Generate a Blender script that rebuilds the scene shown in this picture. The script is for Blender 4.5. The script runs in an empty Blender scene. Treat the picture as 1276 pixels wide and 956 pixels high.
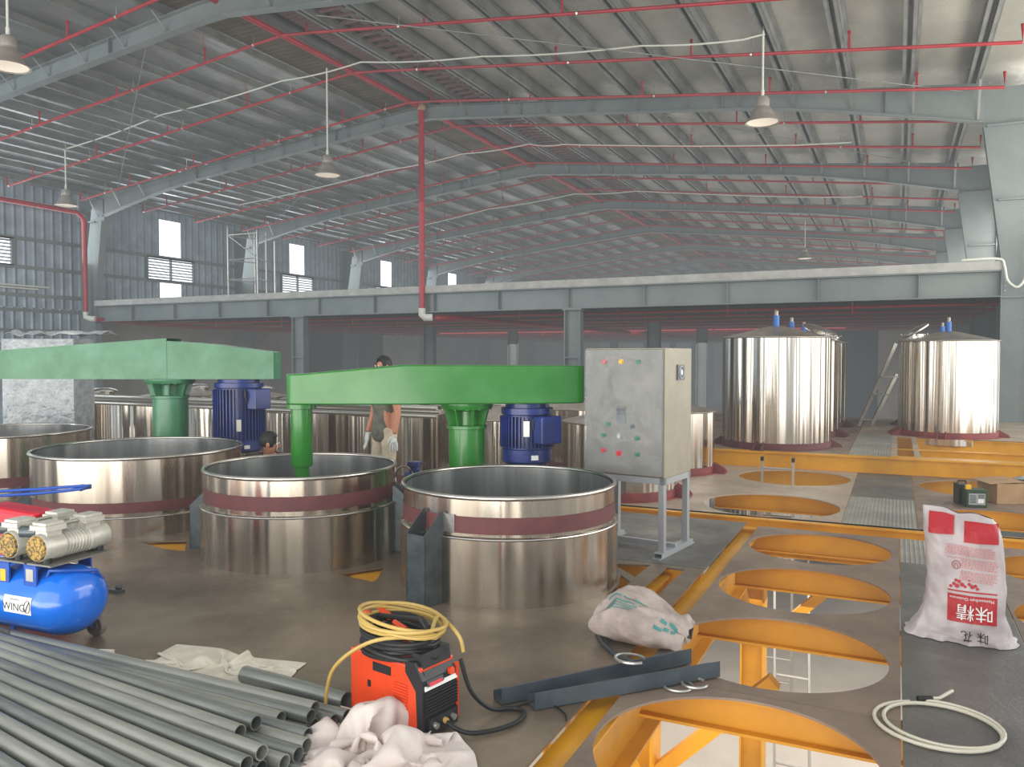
import bpy, bmesh, math, random
from mathutils import Vector, Matrix, noise
random.seed(7)
R = math.radians
PI = math.pi
scn = bpy.context.scene
COL = scn.collection

# ------------------------------------------------------------------ materials
def lin(c):
    return tuple(((v/255)/12.92 if v/255 <= .04045 else ((v/255+.055)/1.055)**2.4) for v in c) + (1,)

def mat(name, rgb, rough=.5, metal=0, var=.0, vscale=4, vstretch=(1,1,1), bump=0, bscale=20, bstretch=(1,1,1),
        rgb2=None, rvar=0, emis=None, estr=0, trans=0, alpha=1, spec=.5, detail=5, coat=0, edge=(.35,.65), bdist=.02, bdet=3):
    m = bpy.data.materials.new(name); m.use_nodes = True
    nt = m.node_tree; N = nt.nodes; L = nt.links
    b = N['Principled BSDF']
    b.inputs['Roughness'].default_value = rough
    b.inputs['Metallic'].default_value = metal
    b.inputs['Specular IOR Level'].default_value = spec
    b.inputs['Base Color'].default_value = lin(rgb)
    if coat: b.inputs['Coat Weight'].default_value = coat; b.inputs['Coat Roughness'].default_value = .1
    if trans: b.inputs['Transmission Weight'].default_value = trans
    if alpha < 1: b.inputs['Alpha'].default_value = alpha
    if emis: b.inputs['Emission Color'].default_value = lin(emis); b.inputs['Emission Strength'].default_value = estr
    tc = N.new('ShaderNodeTexCoord')
    def nz(scale, stretch, det=detail):
        mp = N.new('ShaderNodeMapping'); mp.inputs['Scale'].default_value = stretch
        L.new(tc.outputs['Object'], mp.inputs['Vector'])
        n = N.new('ShaderNodeTexNoise'); n.inputs['Scale'].default_value = scale; n.inputs['Detail'].default_value = det
        n.inputs['Roughness'].default_value = .6
        L.new(mp.outputs['Vector'], n.inputs['Vector']); return n
    if rgb2 or var or rvar:
        n = nz(vscale, vstretch)
        cr = N.new('ShaderNodeMapRange'); cr.inputs['From Min'].default_value = edge[0]; cr.inputs['From Max'].default_value = edge[1]
        L.new(n.outputs['Fac'], cr.inputs['Value'])
        if rgb2 or var:
            mx = N.new('ShaderNodeMix'); mx.data_type = 'RGBA'
            c2 = rgb2 or tuple(max(0, v*(1-var)) for v in rgb)
            mx.inputs['A'].default_value = lin(rgb); mx.inputs['B'].default_value = lin(c2)
            L.new(cr.outputs['Result'], mx.inputs['Factor']); L.new(mx.outputs['Result'], b.inputs['Base Color'])
        if rvar:
            r2 = N.new('ShaderNodeMapRange'); r2.inputs['To Min'].default_value = max(0.02, rough-rvar); r2.inputs['To Max'].default_value = rough+rvar
            L.new(cr.outputs['Result'], r2.inputs['Value']); L.new(r2.outputs['Result'], b.inputs['Roughness'])
    if bump:
        n2 = nz(bscale, bstretch, bdet)
        bp = N.new('ShaderNodeBump'); bp.inputs['Strength'].default_value = bump; bp.inputs['Distance'].default_value = bdist
        L.new(n2.outputs['Fac'], bp.inputs['Height']); L.new(bp.outputs['Normal'], b.inputs['Normal'])
    return m

def ribbed(name, rgb, axis, freq, rough=.5, metal=0, strength=.6, var=.2, rgb2=None, dist=.03):
    m = mat(name, rgb, rough, metal, var=var, vscale=1.3, rgb2=rgb2, rvar=.08)
    nt = m.node_tree; N = nt.nodes; L = nt.links; b = N['Principled BSDF']
    tc = N.new('ShaderNodeTexCoord'); w = N.new('ShaderNodeTexWave'); w.bands_direction = axis
    w.inputs['Scale'].default_value = freq; w.wave_profile = 'SIN'
    L.new(tc.outputs['Object'], w.inputs['Vector'])
    pw = N.new('ShaderNodeMath'); pw.operation = 'POWER'; pw.inputs[1].default_value = 4; L.new(w.outputs['Fac'], pw.inputs[0])
    bp = N.new('ShaderNodeBump'); bp.inputs['Strength'].default_value = strength; bp.inputs['Distance'].default_value = dist
    L.new(pw.outputs[0], bp.inputs['Height']); L.new(bp.outputs['Normal'], b.inputs['Normal'])
    return m

M = {}
M['steel'] = mat('brushed_stainless', (206,196,182), .26, 1, rgb2=(176,164,148), vscale=1.6, vstretch=(3,3,.2), bump=.7, bscale=1.7, bstretch=(2.4,2.4,.14), rvar=.07, bdist=.11, bdet=1)
M['steel_side'] = mat('polished_stainless', (222,214,202), .2, 1, rgb2=(196,186,172), vscale=1.8, vstretch=(3,3,.1), bump=1, bscale=2.1, bstretch=(2.6,2.6,.05), rvar=.06, bdist=.16, bdet=1)
M['steel_in'] = mat('inner_stainless', (196,198,196), .3, .9, rgb2=(150,152,152), vscale=2, vstretch=(2,2,.15), bump=.8, bscale=2, bstretch=(2,2,.1), bdist=.07, bdet=1)
M['steel_cone'] = mat('dusty_stainless', (176,168,156), .42, .85, var=.2, vscale=6)
M['steel_rim'] = mat('rim_stainless', (205,200,192), .22, 1)
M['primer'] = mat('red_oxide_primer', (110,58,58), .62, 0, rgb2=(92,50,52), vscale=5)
M['primer_bright'] = mat('red_oxide_lit', (150,66,66), .6, 0, var=.2, vscale=5)  # lit copy of the primer, brightness put into its colour
M['green'] = mat('green_enamel', (34,116,30), .3, 0, rgb2=(64,134,60), vscale=2.2, coat=.3, edge=(.42,.72))
M['green_hazy'] = mat('green_enamel_hazy', (50,116,72), .36, 0, rgb2=(92,150,118), vscale=2.2, coat=.2, edge=(.4,.75))  # same green enamel, haze over the farther arm put into its colour
M['blue'] = mat('blue_motor_paint', (30,52,128), .35, 0, var=.25, vscale=6, coat=.2)
M['blue_tank'] = mat('blue_tank_paint', (18,112,226), .22, 0, var=.1, vscale=3, coat=.6)
M['blue_frame'] = mat('blue_frame_paint', (24,78,170), .35)
M['blue_cap'] = mat('blue_cap', (40,104,182), .4)
M['yellow'] = mat('yellow_beam_paint', (228,162,18), .42, 0, rgb2=(200,138,14), vscale=1.6, coat=.15)
M['yellow_dark'] = mat('yellow_beam_shadow', (220,152,18), .45, 0, rgb2=(196,132,14), vscale=1.5)  # shade below the deck put into a darker copy of the yellow
M['grey_paint'] = mat('grey_steel_paint', (128,136,134), .45, .1, rgb2=(112,122,122), vscale=.8)
M['purlin'] = mat('galvanised_purlin', (150,152,148), .42, .5, var=.2, vscale=1.2)
M['foil'] = mat('silver_foil', (190,188,176), .34, .45, rgb2=(150,148,138), vscale=.5, vstretch=(1,.6,1), bump=.8, bscale=.9, bstretch=(1,.7,1), rvar=.1)
M['foil_l'] = mat('silver_foil_left', (186,190,190), .28, .55, rgb2=(132,136,136), vscale=.5, vstretch=(1.4,.35,1), bump=1, bscale=1.1, bstretch=(1.2,.4,1), rvar=.1, bdist=.04)  # left slope foil, streaks of reflected light put into its colour
M['brown'] = ribbed('brown_ridge_sheet', (104,90,66), 'Y', 1.6, .6, .0, .8)
M['redbrown'] = ribbed('rusty_deck', (120,84,84), 'Y', 2.2, .5, .1, 1.0)
M['red'] = mat('red_fire_pipe', (176,30,44), .4, 0, var=.15, vscale=2)
M['wall'] = ribbed('grey_blue_cladding', (168,184,194), 'Y', .9, .36, .15, .8, rgb2=(138,152,162), dist=.05)
M['wall_dark'] = mat('dark_partition', (72,76,78), .7, 0, var=.12, vscale=.4)
M['wall_taupe'] = mat('taupe_partition', (168,158,148), .8, 0, rgb2=(140,132,124), vscale=.5)
M['wall_light'] = mat('pale_partition', (190,188,184), .8, 0, var=.15, vscale=.4)
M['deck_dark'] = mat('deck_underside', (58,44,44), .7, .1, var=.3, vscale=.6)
M['slab'] = mat('concrete_edge', (184,184,178), .8, 0, var=.12, vscale=3, bump=.2)
M['floor_l'] = mat('dusty_steel_plate', (134,118,100), .42, .25, rgb2=(98,86,72), vscale=.9, rvar=.14, bump=.12, bscale=30, detail=8)
M['floor_r'] = mat('rusty_beige_plate', (150,130,114), .5, .2, rgb2=(120,104,92), vscale=1.6, rvar=.12, bump=.1, bscale=30, detail=8)
M['floor_pale'] = mat('pale_plate', (186,170,150), .5, .2, rgb2=(158,142,126), vscale=1.4, rvar=.1, detail=8)
M['chequer'] = mat('grey_plate', (128,126,120), .46, .4, rgb2=(100,98,94), vscale=1.5, rvar=.12, bump=.25, bscale=45)
M['ribplate'] = ribbed('ribbed_plate', (168,166,156), 'X', 9, .5, .3, .25)
M['concrete'] = mat('ground_concrete', (222,212,200), .7, 0, var=.1, vscale=.8, detail=8)
M['glow'] = mat('daylight_panel', (240,246,255), .5, 0, emis=(236,244,255), estr=2.6)
M['galv'] = mat('galvanised_cabinet', (128,125,116), .48, .35, rgb2=(108,106,98), vscale=3, bump=.1, bscale=9)
M['galv_side'] = mat('cabinet_side', (158,151,132), .5, .25, rgb2=(144,138,122), vscale=3)
M['film'] = mat('shrink_film', (235,238,238), .08, 0, alpha=.16, bump=1.0, bscale=14, bstretch=(1,1,.6), spec=.9)
M['wrap'] = mat('plastic_wrap', (140,148,152), .18, 0, rgb2=(176,182,184), vscale=7, bump=1, bscale=9, spec=.8)
M['leg_grey'] = mat('leg_grey', (168,172,176), .4, .4)
M['zinc'] = mat('dark_zinc', (78,86,88), .42, .55, rgb2=(98,106,108), vscale=8, bump=.1, bscale=30)
M['chan'] = mat('dark_channel', (72,82,90), .42, .5, rgb2=(96,106,112), vscale=3)
M['pipe'] = mat('galv_pipe', (150,153,146), .4, .55, rgb2=(116,120,116), vscale=2.5, vstretch=(.5,6,6), rvar=.1)
M['pipe2'] = mat('galv_pipe_light', (176,176,164), .42, .45, rgb2=(140,142,134), vscale=2.5, vstretch=(.5,6,6), rvar=.1)
M['alu'] = mat('aluminium', (190,188,180), .35, .8)
M['black'] = mat('black_rubber', (26,27,28), .55)
M['blackp'] = mat('black_plastic', (34,35,38), .4)
M['dark'] = mat('inside_dark', (20,20,20), .8)
M['orange'] = mat('orange_paint', (228,72,26), .38, 0, var=.1, vscale=4, coat=.2)
M['white'] = mat('white_print', (232,232,228), .5)
M['redprint'] = mat('red_print', (176,30,40), .55)
M['pink'] = mat('faded_red_print', (206,120,120), .6)
M['teal'] = mat('teal_print', (70,140,136), .6)
M['ink'] = mat('dark_ink', (30,30,34), .6)
M['bag'] = mat('white_woven_bag', (200,190,188), .5, 0, rgb2=(172,160,160), vscale=5, bump=.35, bscale=9, bstretch=(1,1,.5))
M['bag2'] = mat('dusty_cement_bag', (196,180,170), .7, 0, rgb2=(160,146,138), vscale=6, bump=.5, bscale=14)
M['cloth'] = mat('white_cloth', (226,214,206), .8, 0, rgb2=(206,192,184), vscale=4, bump=.3, bscale=12)
M['sack'] = mat('white_sack', (220,212,196), .65, 0, rgb2=(196,188,170), vscale=5, bump=.5, bscale=16)
M['hose_y'] = mat('tan_yellow_hose', (190,160,86), .4)
M['hose_w'] = mat('cream_hose', (206,200,180), .45)
M['card'] = mat('cardboard', (176,142,104), .75, 0, var=.1, vscale=6)
M['dgreen'] = mat('dark_green_case', (44,68,48), .45)
M['lamp'] = mat('lamp_aluminium', (196,190,180), .35, .6)
M['glass'] = mat('lamp_glass', (250,240,225), .25, 0, emis=(255,235,205), estr=.35)
M['wire'] = mat('white_cable', (214,216,204), .5)
M['pump'] = mat('pump_white', (206,202,190), .4, .3, var=.12, vscale=14)
M['fan'] = mat('fan_guard_yellow', (176,140,60), .5, .2, rgb2=(84,68,40), vscale=60, edge=(.45,.55))
M['redp'] = mat('red_plastic', (206,28,50), .4)
M['yel'] = mat('yellow_plastic', (236,180,30), .4)
M['tyre'] = mat('grey_rubber', (128,118,108), .7)
M['skin'] = mat('skin', (190,128,98), .55)
M['hair'] = mat('black_hair', (22,20,20), .6)
M['shirt'] = mat('grey_shirt', (112,112,98), .85, 0, var=.25, vscale=12, bump=.4, bscale=16)
M['trouser'] = mat('cream_trousers', (212,198,172), .85, 0, var=.15, vscale=9, bump=.4, bscale=14)
M['sleeve'] = mat('brown_sleeve', (92,78,68), .85, 0, var=.2, vscale=12)
M['glove'] = mat('white_glove', (214,216,212), .8)
M['boot'] = mat('red_brown_boot', (96,44,38), .6)

# ------------------------------------------------------------------ mesh builder
class B:
    def __init__(s):
        s.bm = bmesh.new(); s.mi = 0
    def _f(s, vs):
        try:
            f = s.bm.faces.new(vs); f.material_index = s.mi; return f
        except ValueError: return None
    def box(s, x0, x1, y0, y1, z0, z1, mtx=None):
        P = [Vector(p) for p in ((x0,y0,z0),(x1,y0,z0),(x1,y1,z0),(x0,y1,z0),(x0,y0,z1),(x1,y0,z1),(x1,y1,z1),(x0,y1,z1))]
        if mtx: P = [mtx @ p for p in P]
        v = [s.bm.verts.new(p) for p in P]
        for f in ((3,2,1,0),(4,5,6,7),(0,1,5,4),(1,2,6,5),(2,3,7,6),(3,0,4,7)): s._f([v[i] for i in f])
        return s
    def bar(s, p0, p1, w, h, up=(0,0,1), off=(0,0)):
        p0 = Vector(p0); p1 = Vector(p1); d = (p1-p0); l = d.length; d.normalize()
        side = d.cross(Vector(up))
        if side.length < 1e-4: side = d.cross(Vector((0,1,0)))
        side.normalize(); u = side.cross(d)
        m = Matrix((side, d, u)).transposed().to_4x4(); m.translation = p0
        return s.box(off[0]-w/2, off[0]+w/2, 0, l, off[1]-h/2, off[1]+h/2, m)
    def ibeam(s, p0, p1, h, w, up=(0,0,1), tf=.02, tw=.014):
        s.bar(p0, p1, tw, h-2*tf, up); s.bar(p0, p1, w, tf, up, (0, h/2-tf/2)); s.bar(p0, p1, w, tf, up, (0, -h/2+tf/2)); return s
    def ring(s, c, u, v, r, n):
        return [s.bm.verts.new(c + u*(r*math.cos(2*PI*i/n)) + v*(r*math.sin(2*PI*i/n))) for i in range(n)]
    def cyl(s, p0, p1, r, r2=None, n=16, caps=True):
        p0 = Vector(p0); p1 = Vector(p1); d = (p1-p0).normalized()
        u = d.orthogonal().normalized(); v = d.cross(u)
        r2 = r if r2 is None else r2
        a = s.ring(p0,u,v,r,n); b = s.ring(p1,u,v,r2,n)
        for i in range(n): s._f([a[i],a[(i+1)%n],b[(i+1)%n],b[i]])
        if caps: s._f(a[::-1]); s._f(b)
        return s
    def pipe(s, p0, p1, r, ri, n=20):
        p0 = Vector(p0); p1 = Vector(p1); d = (p1-p0).normalized()
        u = d.orthogonal().normalized(); v = d.cross(u)
        rs = [s.ring(p0,u,v,r,n), s.ring(p1,u,v,r,n), s.ring(p1,u,v,ri,n), s.ring(p0,u,v,ri,n)]
        for k in range(4):
            a, b = rs[k], rs[(k+1)%4]
            for i in range(n): s._f([a[i],a[(i+1)%n],b[(i+1)%n],b[i]])
        return s
    def tube(s, pts, r, n=8, closed=False):
        pts = [Vector(p) for p in pts]; m = len(pts); prev = None; rings = []
        for k in range(m):
            if closed: d = pts[(k+1)%m]-pts[k-1]
            else: d = pts[min(k+1,m-1)]-pts[max(k-1,0)]
            d.normalize()
            if prev is None: u = d.orthogonal().normalized()
            else:
                u = prev - d*prev.dot(d)
                u = u.normalized() if u.length > 1e-5 else d.orthogonal().normalized()
            prev = u; rr = r[k] if isinstance(r,(list,tuple)) else r
            rings.append(s.ring(pts[k], u, d.cross(u), rr, n))
        for k in range(m if closed else m-1):
            a, b = rings[k], rings[(k+1)%m]
            for i in range(n): s._f([a[i],a[(i+1)%n],b[(i+1)%n],b[i]])
        if not closed: s._f(rings[0][::-1]); s._f(rings[-1])
        return s
    def lathe(s, prof, c=(0,0,0), n=48, a0=0, a1=2*PI, axis=None):
        c = Vector(c); full = abs(a1-a0-2*PI) < 1e-6; k = n if full else n+1; rows = []
        q = Vector((0,0,1)).rotation_difference(Vector(axis)) if axis else None
        for (r, z) in prof:
            row = []
            if r < 1e-6:
                p = Vector((0,0,z)); p = q @ p if q else p
                row = [s.bm.verts.new(c+p)]*k
            else:
                for i in range(k):
                    a = a0 + (a1-a0)*i/n; p = Vector((r*math.cos(a), r*math.sin(a), z)); p = q @ p if q else p
                    row.append(s.bm.verts.new(c+p))
            rows.append(row)
        for j in range(len(rows)-1):
            a, b = rows[j], rows[j+1]
            for i in range(n):
                q4 = [a[i],a[(i+1)%k],b[(i+1)%k],b[i]]; u = []
                for v in q4:
                    if v not in u: u.append(v)
                if len(u) > 2: s._f(u)
        return s
    def ball(s, c, rx, ry=None, rz=None, n=16):
        ry = ry or rx; rz = rz or rx; c = Vector(c); rows = []
        m = n//2
        for j in range(m+1):
            t = PI*j/m
            if j in (0,m): rows.append([s.bm.verts.new(c+Vector((0,0,rz*math.cos(t))))]*n)
            else: rows.append([s.bm.verts.new(c+Vector((rx*math.sin(t)*math.cos(2*PI*i/n), ry*math.sin(t)*math.sin(2*PI*i/n), rz*math.cos(t)))) for i in range(n)])
        for j in range(m):
            a, b = rows[j], rows[j+1]
            for i in range(n):
                u = []
                for v in (a[i],b[i],b[(i+1)%n],a[(i+1)%n]):
                    if v not in u: u.append(v)
                if len(u) > 2: s._f(u)
        return s
    def prism(s, poly, d, mtx=None):
        """poly: list of 3D points (planar); extruded by vector d"""
        P = [Vector(p) for p in poly]; d = Vector(d)
        if mtx: d = mtx.to_3x3() @ d; P = [mtx @ p for p in P]
        a = [s.bm.verts.new(p) for p in P]; b = [s.bm.verts.new(p+d) for p in P]; n = len(P)
        s._f(a[::-1]); s._f(b)
        for i in range(n): s._f([a[i],a[(i+1)%n],b[(i+1)%n],b[i]])
        return s
    def grid(s, fn, nu, nv, closeu=False):
        V = [[s.bm.verts.new(fn(i/nu, j/nv)) for j in range(nv+1)] for i in range(nu if closeu else nu+1)]
        for i in range(nu):
            for j in range(nv):
                a = V[i]; b = V[(i+1)%nu] if closeu else V[i+1]
                s._f([a[j],b[j],b[j+1],a[j+1]])
        return V

def obj(name, b, m, parent=None, smooth=False, local=False, bevel=0, solid=0, sub=0):
    bm = b.bm
    bmesh.ops.recalc_face_normals(bm, faces=bm.faces[:])
    if parent is None and not local:
        if bm.verts:
            xs = [v.co.x for v in bm.verts]; ys = [v.co.y for v in bm.verts]; zs = [v.co.z for v in bm.verts]
            loc = Vector(((min(xs)+max(xs))/2, (min(ys)+max(ys))/2, min(zs)))
        else: loc = Vector()
    elif parent is not None and not local:
        loc = Vector(); p = parent
        while p: loc += p.location; p = p.parent
    else: loc = Vector()
    for v in bm.verts: v.co -= loc
    me = bpy.data.meshes.new(name); bm.to_mesh(me); bm.free()
    ms = m if isinstance(m,(list,tuple)) else [m]
    for k in ms: me.materials.append(M[k] if isinstance(k,str) else k)
    o = bpy.data.objects.new(name, me); COL.objects.link(o)
    if parent is None: o.location = loc
    else: o.parent = parent
    if smooth:
        for p in me.polygons: p.use_smooth = True
        try: me.set_sharp_from_angle(angle=R(38))
        except Exception: pass
    if sub:
        md = o.modifiers.new('sub','SUBSURF'); md.levels = sub; md.render_levels = sub
    if solid:
        md = o.modifiers.new('thick','SOLIDIFY'); md.thickness = solid
    if bevel:
        md = o.modifiers.new('bevel','BEVEL'); md.width = bevel; md.segments = 2; md.limit_method = 'ANGLE'
    return o

def catmull(P, n=5):
    P = [Vector(p) for p in P]; out = []
    for i in range(len(P)-1):
        a = P[max(0,i-1)]; b_ = P[i]; c = P[i+1]; d = P[min(len(P)-1,i+2)]
        for k in range(n):
            t_ = k/n; out.append(.5*((2*b_)+(c-a)*t_+(2*a-5*b_+4*c-d)*t_*t_+(3*b_-a-3*c+d)*t_**3))
    out.append(P[-1]); return out
def tag(o, label, cat, group=None, kind=None):
    o['label'] = label; o['category'] = cat
    if group: o['group'] = group
    if kind: o['kind'] = kind
    return o
def thing(name, label, cat, loc=(0,0,0), rotz=0, group=None):
    o = bpy.data.objects.new(name, None); COL.objects.link(o); o.empty_display_size = .1
    o.location = loc; o.rotation_euler = (0,0,rotz)
    return tag(o, label, cat, group)
def struct(name, b, m, label=None, **k):
    o = obj(name, b, m, **k); o['kind'] = 'structure'
    if label: o['label'] = label; o['category'] = name.split('_')[0]
    return o
def dup(root, loc, label, rotz=None):
    r = root.copy(); COL.objects.link(r); r.location = loc; r['label'] = label
    if rotz is not None: r.rotation_euler = (0,0,rotz)
    for ch in list(root.children):
        c = ch.copy(); COL.objects.link(c); c.parent = r
        for g in list(ch.children):
            d = g.copy(); COL.objects.link(d); d.parent = c
    return r
ORD = ['first','second','third','fourth','fifth','sixth','seventh','eighth','ninth','tenth','eleventh','twelfth',
       'thirteenth','fourteenth','fifteenth','sixteenth','seventeenth','eighteenth','nineteenth','twentieth','twenty-first','twenty-second','twenty-third','twenty-fourth','twenty-fifth','twenty-sixth']

def text_geo(body, size=1.0, extr=0.0, flipx=False, rot=0):
    cu = bpy.data.curves.new('tmp_text','FONT'); cu.body = body; cu.size = size; cu.align_x = 'CENTER'; cu.align_y = 'CENTER'
    cu.resolution_u = 3
    o = bpy.data.objects.new('tmp_text', cu); COL.objects.link(o)
    bpy.context.view_layer.update()
    dg = bpy.context.evaluated_depsgraph_get()
    me = bpy.data.meshes.new_from_object(o.evaluated_get(dg))
    V = [v.co.copy() for v in me.vertices]; F = [tuple(p.vertices) for p in me.polygons]
    bpy.data.objects.remove(o); bpy.data.curves.remove(cu); bpy.data.meshes.remove(me)
    return V, F
def add_text(b, body, size, fn, rot=0):
    V, F = text_geo(body, size)
    c, s_ = math.cos(rot), math.sin(rot)
    vs = [b.bm.verts.new(fn(v.x*c-v.y*s_, v.x*s_+v.y*c)) for v in V]
    for f in F: b._f([vs[i] for i in f])

# ------------------------------------------------------------------ camera and light
cam = bpy.data.cameras.new('camera'); co = bpy.data.objects.new('camera', cam); COL.objects.link(co)
cam.sensor_width = 36; cam.lens = 36*1000/1276; cam.clip_start = .05; cam.clip_end = 400
co.location = (0,0,1.6); co.rotation_euler = (R(90)-math.atan(.034), 0, R(25.6))
scn.camera = co

w = bpy.data.worlds.new('sky'); scn.world = w; w.use_nodes = True
bg = w.node_tree.nodes['Background']; bg.inputs['Color'].default_value = (.86,.93,1,1); bg.inputs['Strength'].default_value = 1.0

def area(name, loc, rot, sx, sy, power, col=(1,1,1)):
    l = bpy.data.lights.new(name,'AREA'); l.shape = 'RECTANGLE'; l.size = sx; l.size_y = sy; l.energy = power; l.color = col
    o = bpy.data.objects.new(name, l); COL.objects.link(o); o.location = loc; o.rotation_euler = rot; return o
area('daylight_right_opening', (4.8,12.5,2.4), (0,R(96),0), 4.5, 14, 480, (1,.96,.88))
area('right_roof_fill', (4.2,15,4.6), (0,R(132),0), 1.6, 22, 1100, (1,.95,.86))  # added lamp outside the hall, aimed up to brighten the near roof
area('far_roof_fill', (2.66,54,5.2), (0,R(95),0), 2.6, 66, 3000, (1,.97,.92))  # unseen lamp added along the right wall to side-light the far roof
area('behind_camera_fill', (-5,-5,4.0), (R(92),0,R(8)), 16, 5, 620, (1,.95,.88))  # added lamp behind the camera, brightens the vats and near things
area('near_roof_fill', (-9,-3,.4), (R(163),0,R(10)), 20, 7, 2600, (1,.96,.9))  # unseen upward fill added to lift the near roof
area('deck_upward_fill', (-12.3,50,3.7), (R(180),0,0), 26, 58, 1900, (1,.97,.92))  # added fill lying out of view on the deck, lights the far roof
area('ground_floor_fill', (-.5,6,-.75), (0,0,0), 9, 9, 460, (1,.97,.9))  # added lamp under the platform, brightens the ground floor in the openings
area('daylight_left_far', (-26.8,32,6.0), (0,R(-80),0), 2, 50, 1000, (.9,.95,1))
area('mezzanine_fill', (-12,36,2.4), (R(25),0,0), 20, 20, 1700, (1,.96,.92))  # fill added under the mezzanine deck to lift the wall panels
area('left_wall_fill', (-19,1.5,5), (R(-62),0,R(215)), 4, 3, 1300, (.86,.93,1))  # off-view fill added to pale the left wall like window glare
area('hall_fill', (-9,14,6.0), (0,0,0), 12, 12, 300, (1,.97,.93))  # broad overhead fill added to the hall, no fixture of its own
# thin haze filling the hall, its glow added as volume emission
hz = bpy.data.materials.new('glowing_haze'); hz.use_nodes = True; nt = hz.node_tree; nt.nodes.clear()
ho = nt.nodes.new('ShaderNodeOutputMaterial'); ab = nt.nodes.new('ShaderNodeVolumeAbsorption'); em = nt.nodes.new('ShaderNodeEmission'); ad = nt.nodes.new('ShaderNodeAddShader')
ab.inputs['Color'].default_value = (0,0,0,1); ab.inputs['Density'].default_value = .0105
em.inputs['Color'].default_value = (.80,.86,.88,1); em.inputs['Strength'].default_value = .0105*.30
nt.links.new(ab.outputs[0], ad.inputs[0]); nt.links.new(em.outputs[0], ad.inputs[1]); nt.links.new(ad.outputs[0], ho.inputs['Volume'])
M['haze'] = hz

# ------------------------------------------------------------------ building shell
XR, XL, XC = 2.7, -27.3, -12.4
FR = [20+7.8*k for k in range(-1,9)]
def topz(x): return 7.35+.1*(2-x) if x > XC else 7.35+.1*(x+26.8)
def rdepth(x):
    d = abs(x-XC)/14.4
    return .34+.02*d+.5*max(0,(d-.62)/.38)**1.5 + .06*max(0,.3-d)
# roof: two slopes of foil, with the ridge gap
def roof(x0, x1, m, lab):
    b = B(); ys = [4+i*2 for i in range(44)]
    b.grid(lambda u,v: Vector((x0+(x1-x0)*u, 2+88*v, topz(x0+(x1-x0)*u)+.24 + .03*math.sin(u*PI*2*abs(x1-x0)/1.25)*0)), 12, 20)
    o = struct('ceiling', b, m); o['label'] = lab; o['category'] = 'ceiling'; return o
roof(XC+1.0, 3.4, 'foil', 'silver foil lined right slope of the roof')
roof(-28, XC-1.0, 'foil_l', 'silver foil lined left slope of the roof with painted light streaks')
# ridge ventilator
t = thing('ridge_ventilator', 'brown sheet ridge ventilator running along the roof ridge', 'ventilator', (XC,46,9.0))
b = B(); b.box(XC-1.7,XC-1.1,2,90,9.0,9.03); b.box(XC-1.15,XC-1.1,2,90,8.9,9.35); obj('left_curb', b, 'brown', t)
b = B(); b.box(XC+1.1,XC+1.15,2,90,8.9,9.35); obj('right_curb', b, 'redbrown', t)
b = B(); b.prism([(XC-1.9,2,9.3),(XC,2,9.55),(XC+1.9,2,9.3),(XC+1.9,2,9.34),(XC,2,9.6),(XC-1.9,2,9.34)],(0,88,0)); obj('cap', b, 'brown', t)
b = B(); b.box(XC-1.35,XC-.35,2,90,8.86,8.9); obj('left_soffit', b, 'brown', t)
b = B(); b.box(XC+.5,XC+1.75,2,90,8.84,8.88); obj('right_soffit', b, 'redbrown', t)
b = B(); b.bar((XC,2,8.93),(XC,90,8.93),.16,.2); obj('ridge_channel', b, 'purlin', t)
for sx, lab in ((1,'along the edge of the right soffit'),):
    b = B()
    for i in range(150): b.box(XC+1.55,XC+2.15,9+i*.34,9+i*.34+.1,8.7,8.74, None)
    obj('louvre_strip', b, 'redbrown', t)

# walls
def wall_quad(name, x, y0, y1, z0, z1, m, holes=()):
    """wall in plane x=const, made of boxes around window holes [(ya,yb,za,zb)]"""
    b = B(); holes = sorted(holes)
    zs = sorted(set([z0,z1]+[h[2] for h in holes]+[h[3] for h in holes]))
    for za, zb in zip(zs, zs[1:]):
        zc = (za+zb)/2; cuts = [h for h in holes if h[2] < zc < h[3]]; y = y0
        for h in cuts:
            if h[0] > y: b.box(x-.06,x,y,h[0],za,zb)
            y = h[1]
        if y < y1: b.box(x-.06,x,y,y1,za,zb)
    return struct(name, b, m)
WIN = []
for k in range(-1,8):
    y = 23.55+7.83*k
    WIN += [(y,y+1.1,5.72,7.2),(y,y+1.1,3.75,4.62),(y-.62,y+1.7,4.75,5.6)]
wl = wall_quad('wall_left', XL, 2, 90, 3.3, 7.6, 'wall', WIN); wl['label'] = 'grey blue ribbed metal wall with daylight panels'; wl['category'] = 'wall'
wall_quad('wall_left', XL, 2, 20, -3, 3.3, 'wall')['label'] = 'lower ribbed metal wall left of the first column'
wall_quad('wall_left', XL, 20, 31.6, -3, 3.3, 'wall_taupe')['label'] = 'taupe wall panel under the mezzanine'
wall_quad('wall_left', XL, 31.6, 39.4, -3, 3.3, 'wall_dark')['label'] = 'dark wall panel under the mezzanine'
wall_quad('wall_left', XL, 39.4, 90, -3, 3.3, 'wall_light')['label'] = 'pale wall panels under the far mezzanine'
b = B(); b.box(-27.3,3,90,90.1,-3,9.2); struct('wall_back', b, 'wall_light', 'pale wall at the far end of the hall')
b = B(); b.box(-2.4,-.75,40,40.1,-3,3.2); struct('wall_partition', b, 'wall_dark', 'dark partition wall seen between the tall tanks')
b = B(); b.box(-.75,2.2,39.8,39.9,-3,3.2); struct('wall_partition', b, 'wall_taupe', 'lighter partition wall beside the dark one')
b = B(); b.box(2.72,2.8,20,90,-3,7.6); struct('wall_right', b, 'wall', 'metal wall behind the right columns')
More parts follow.
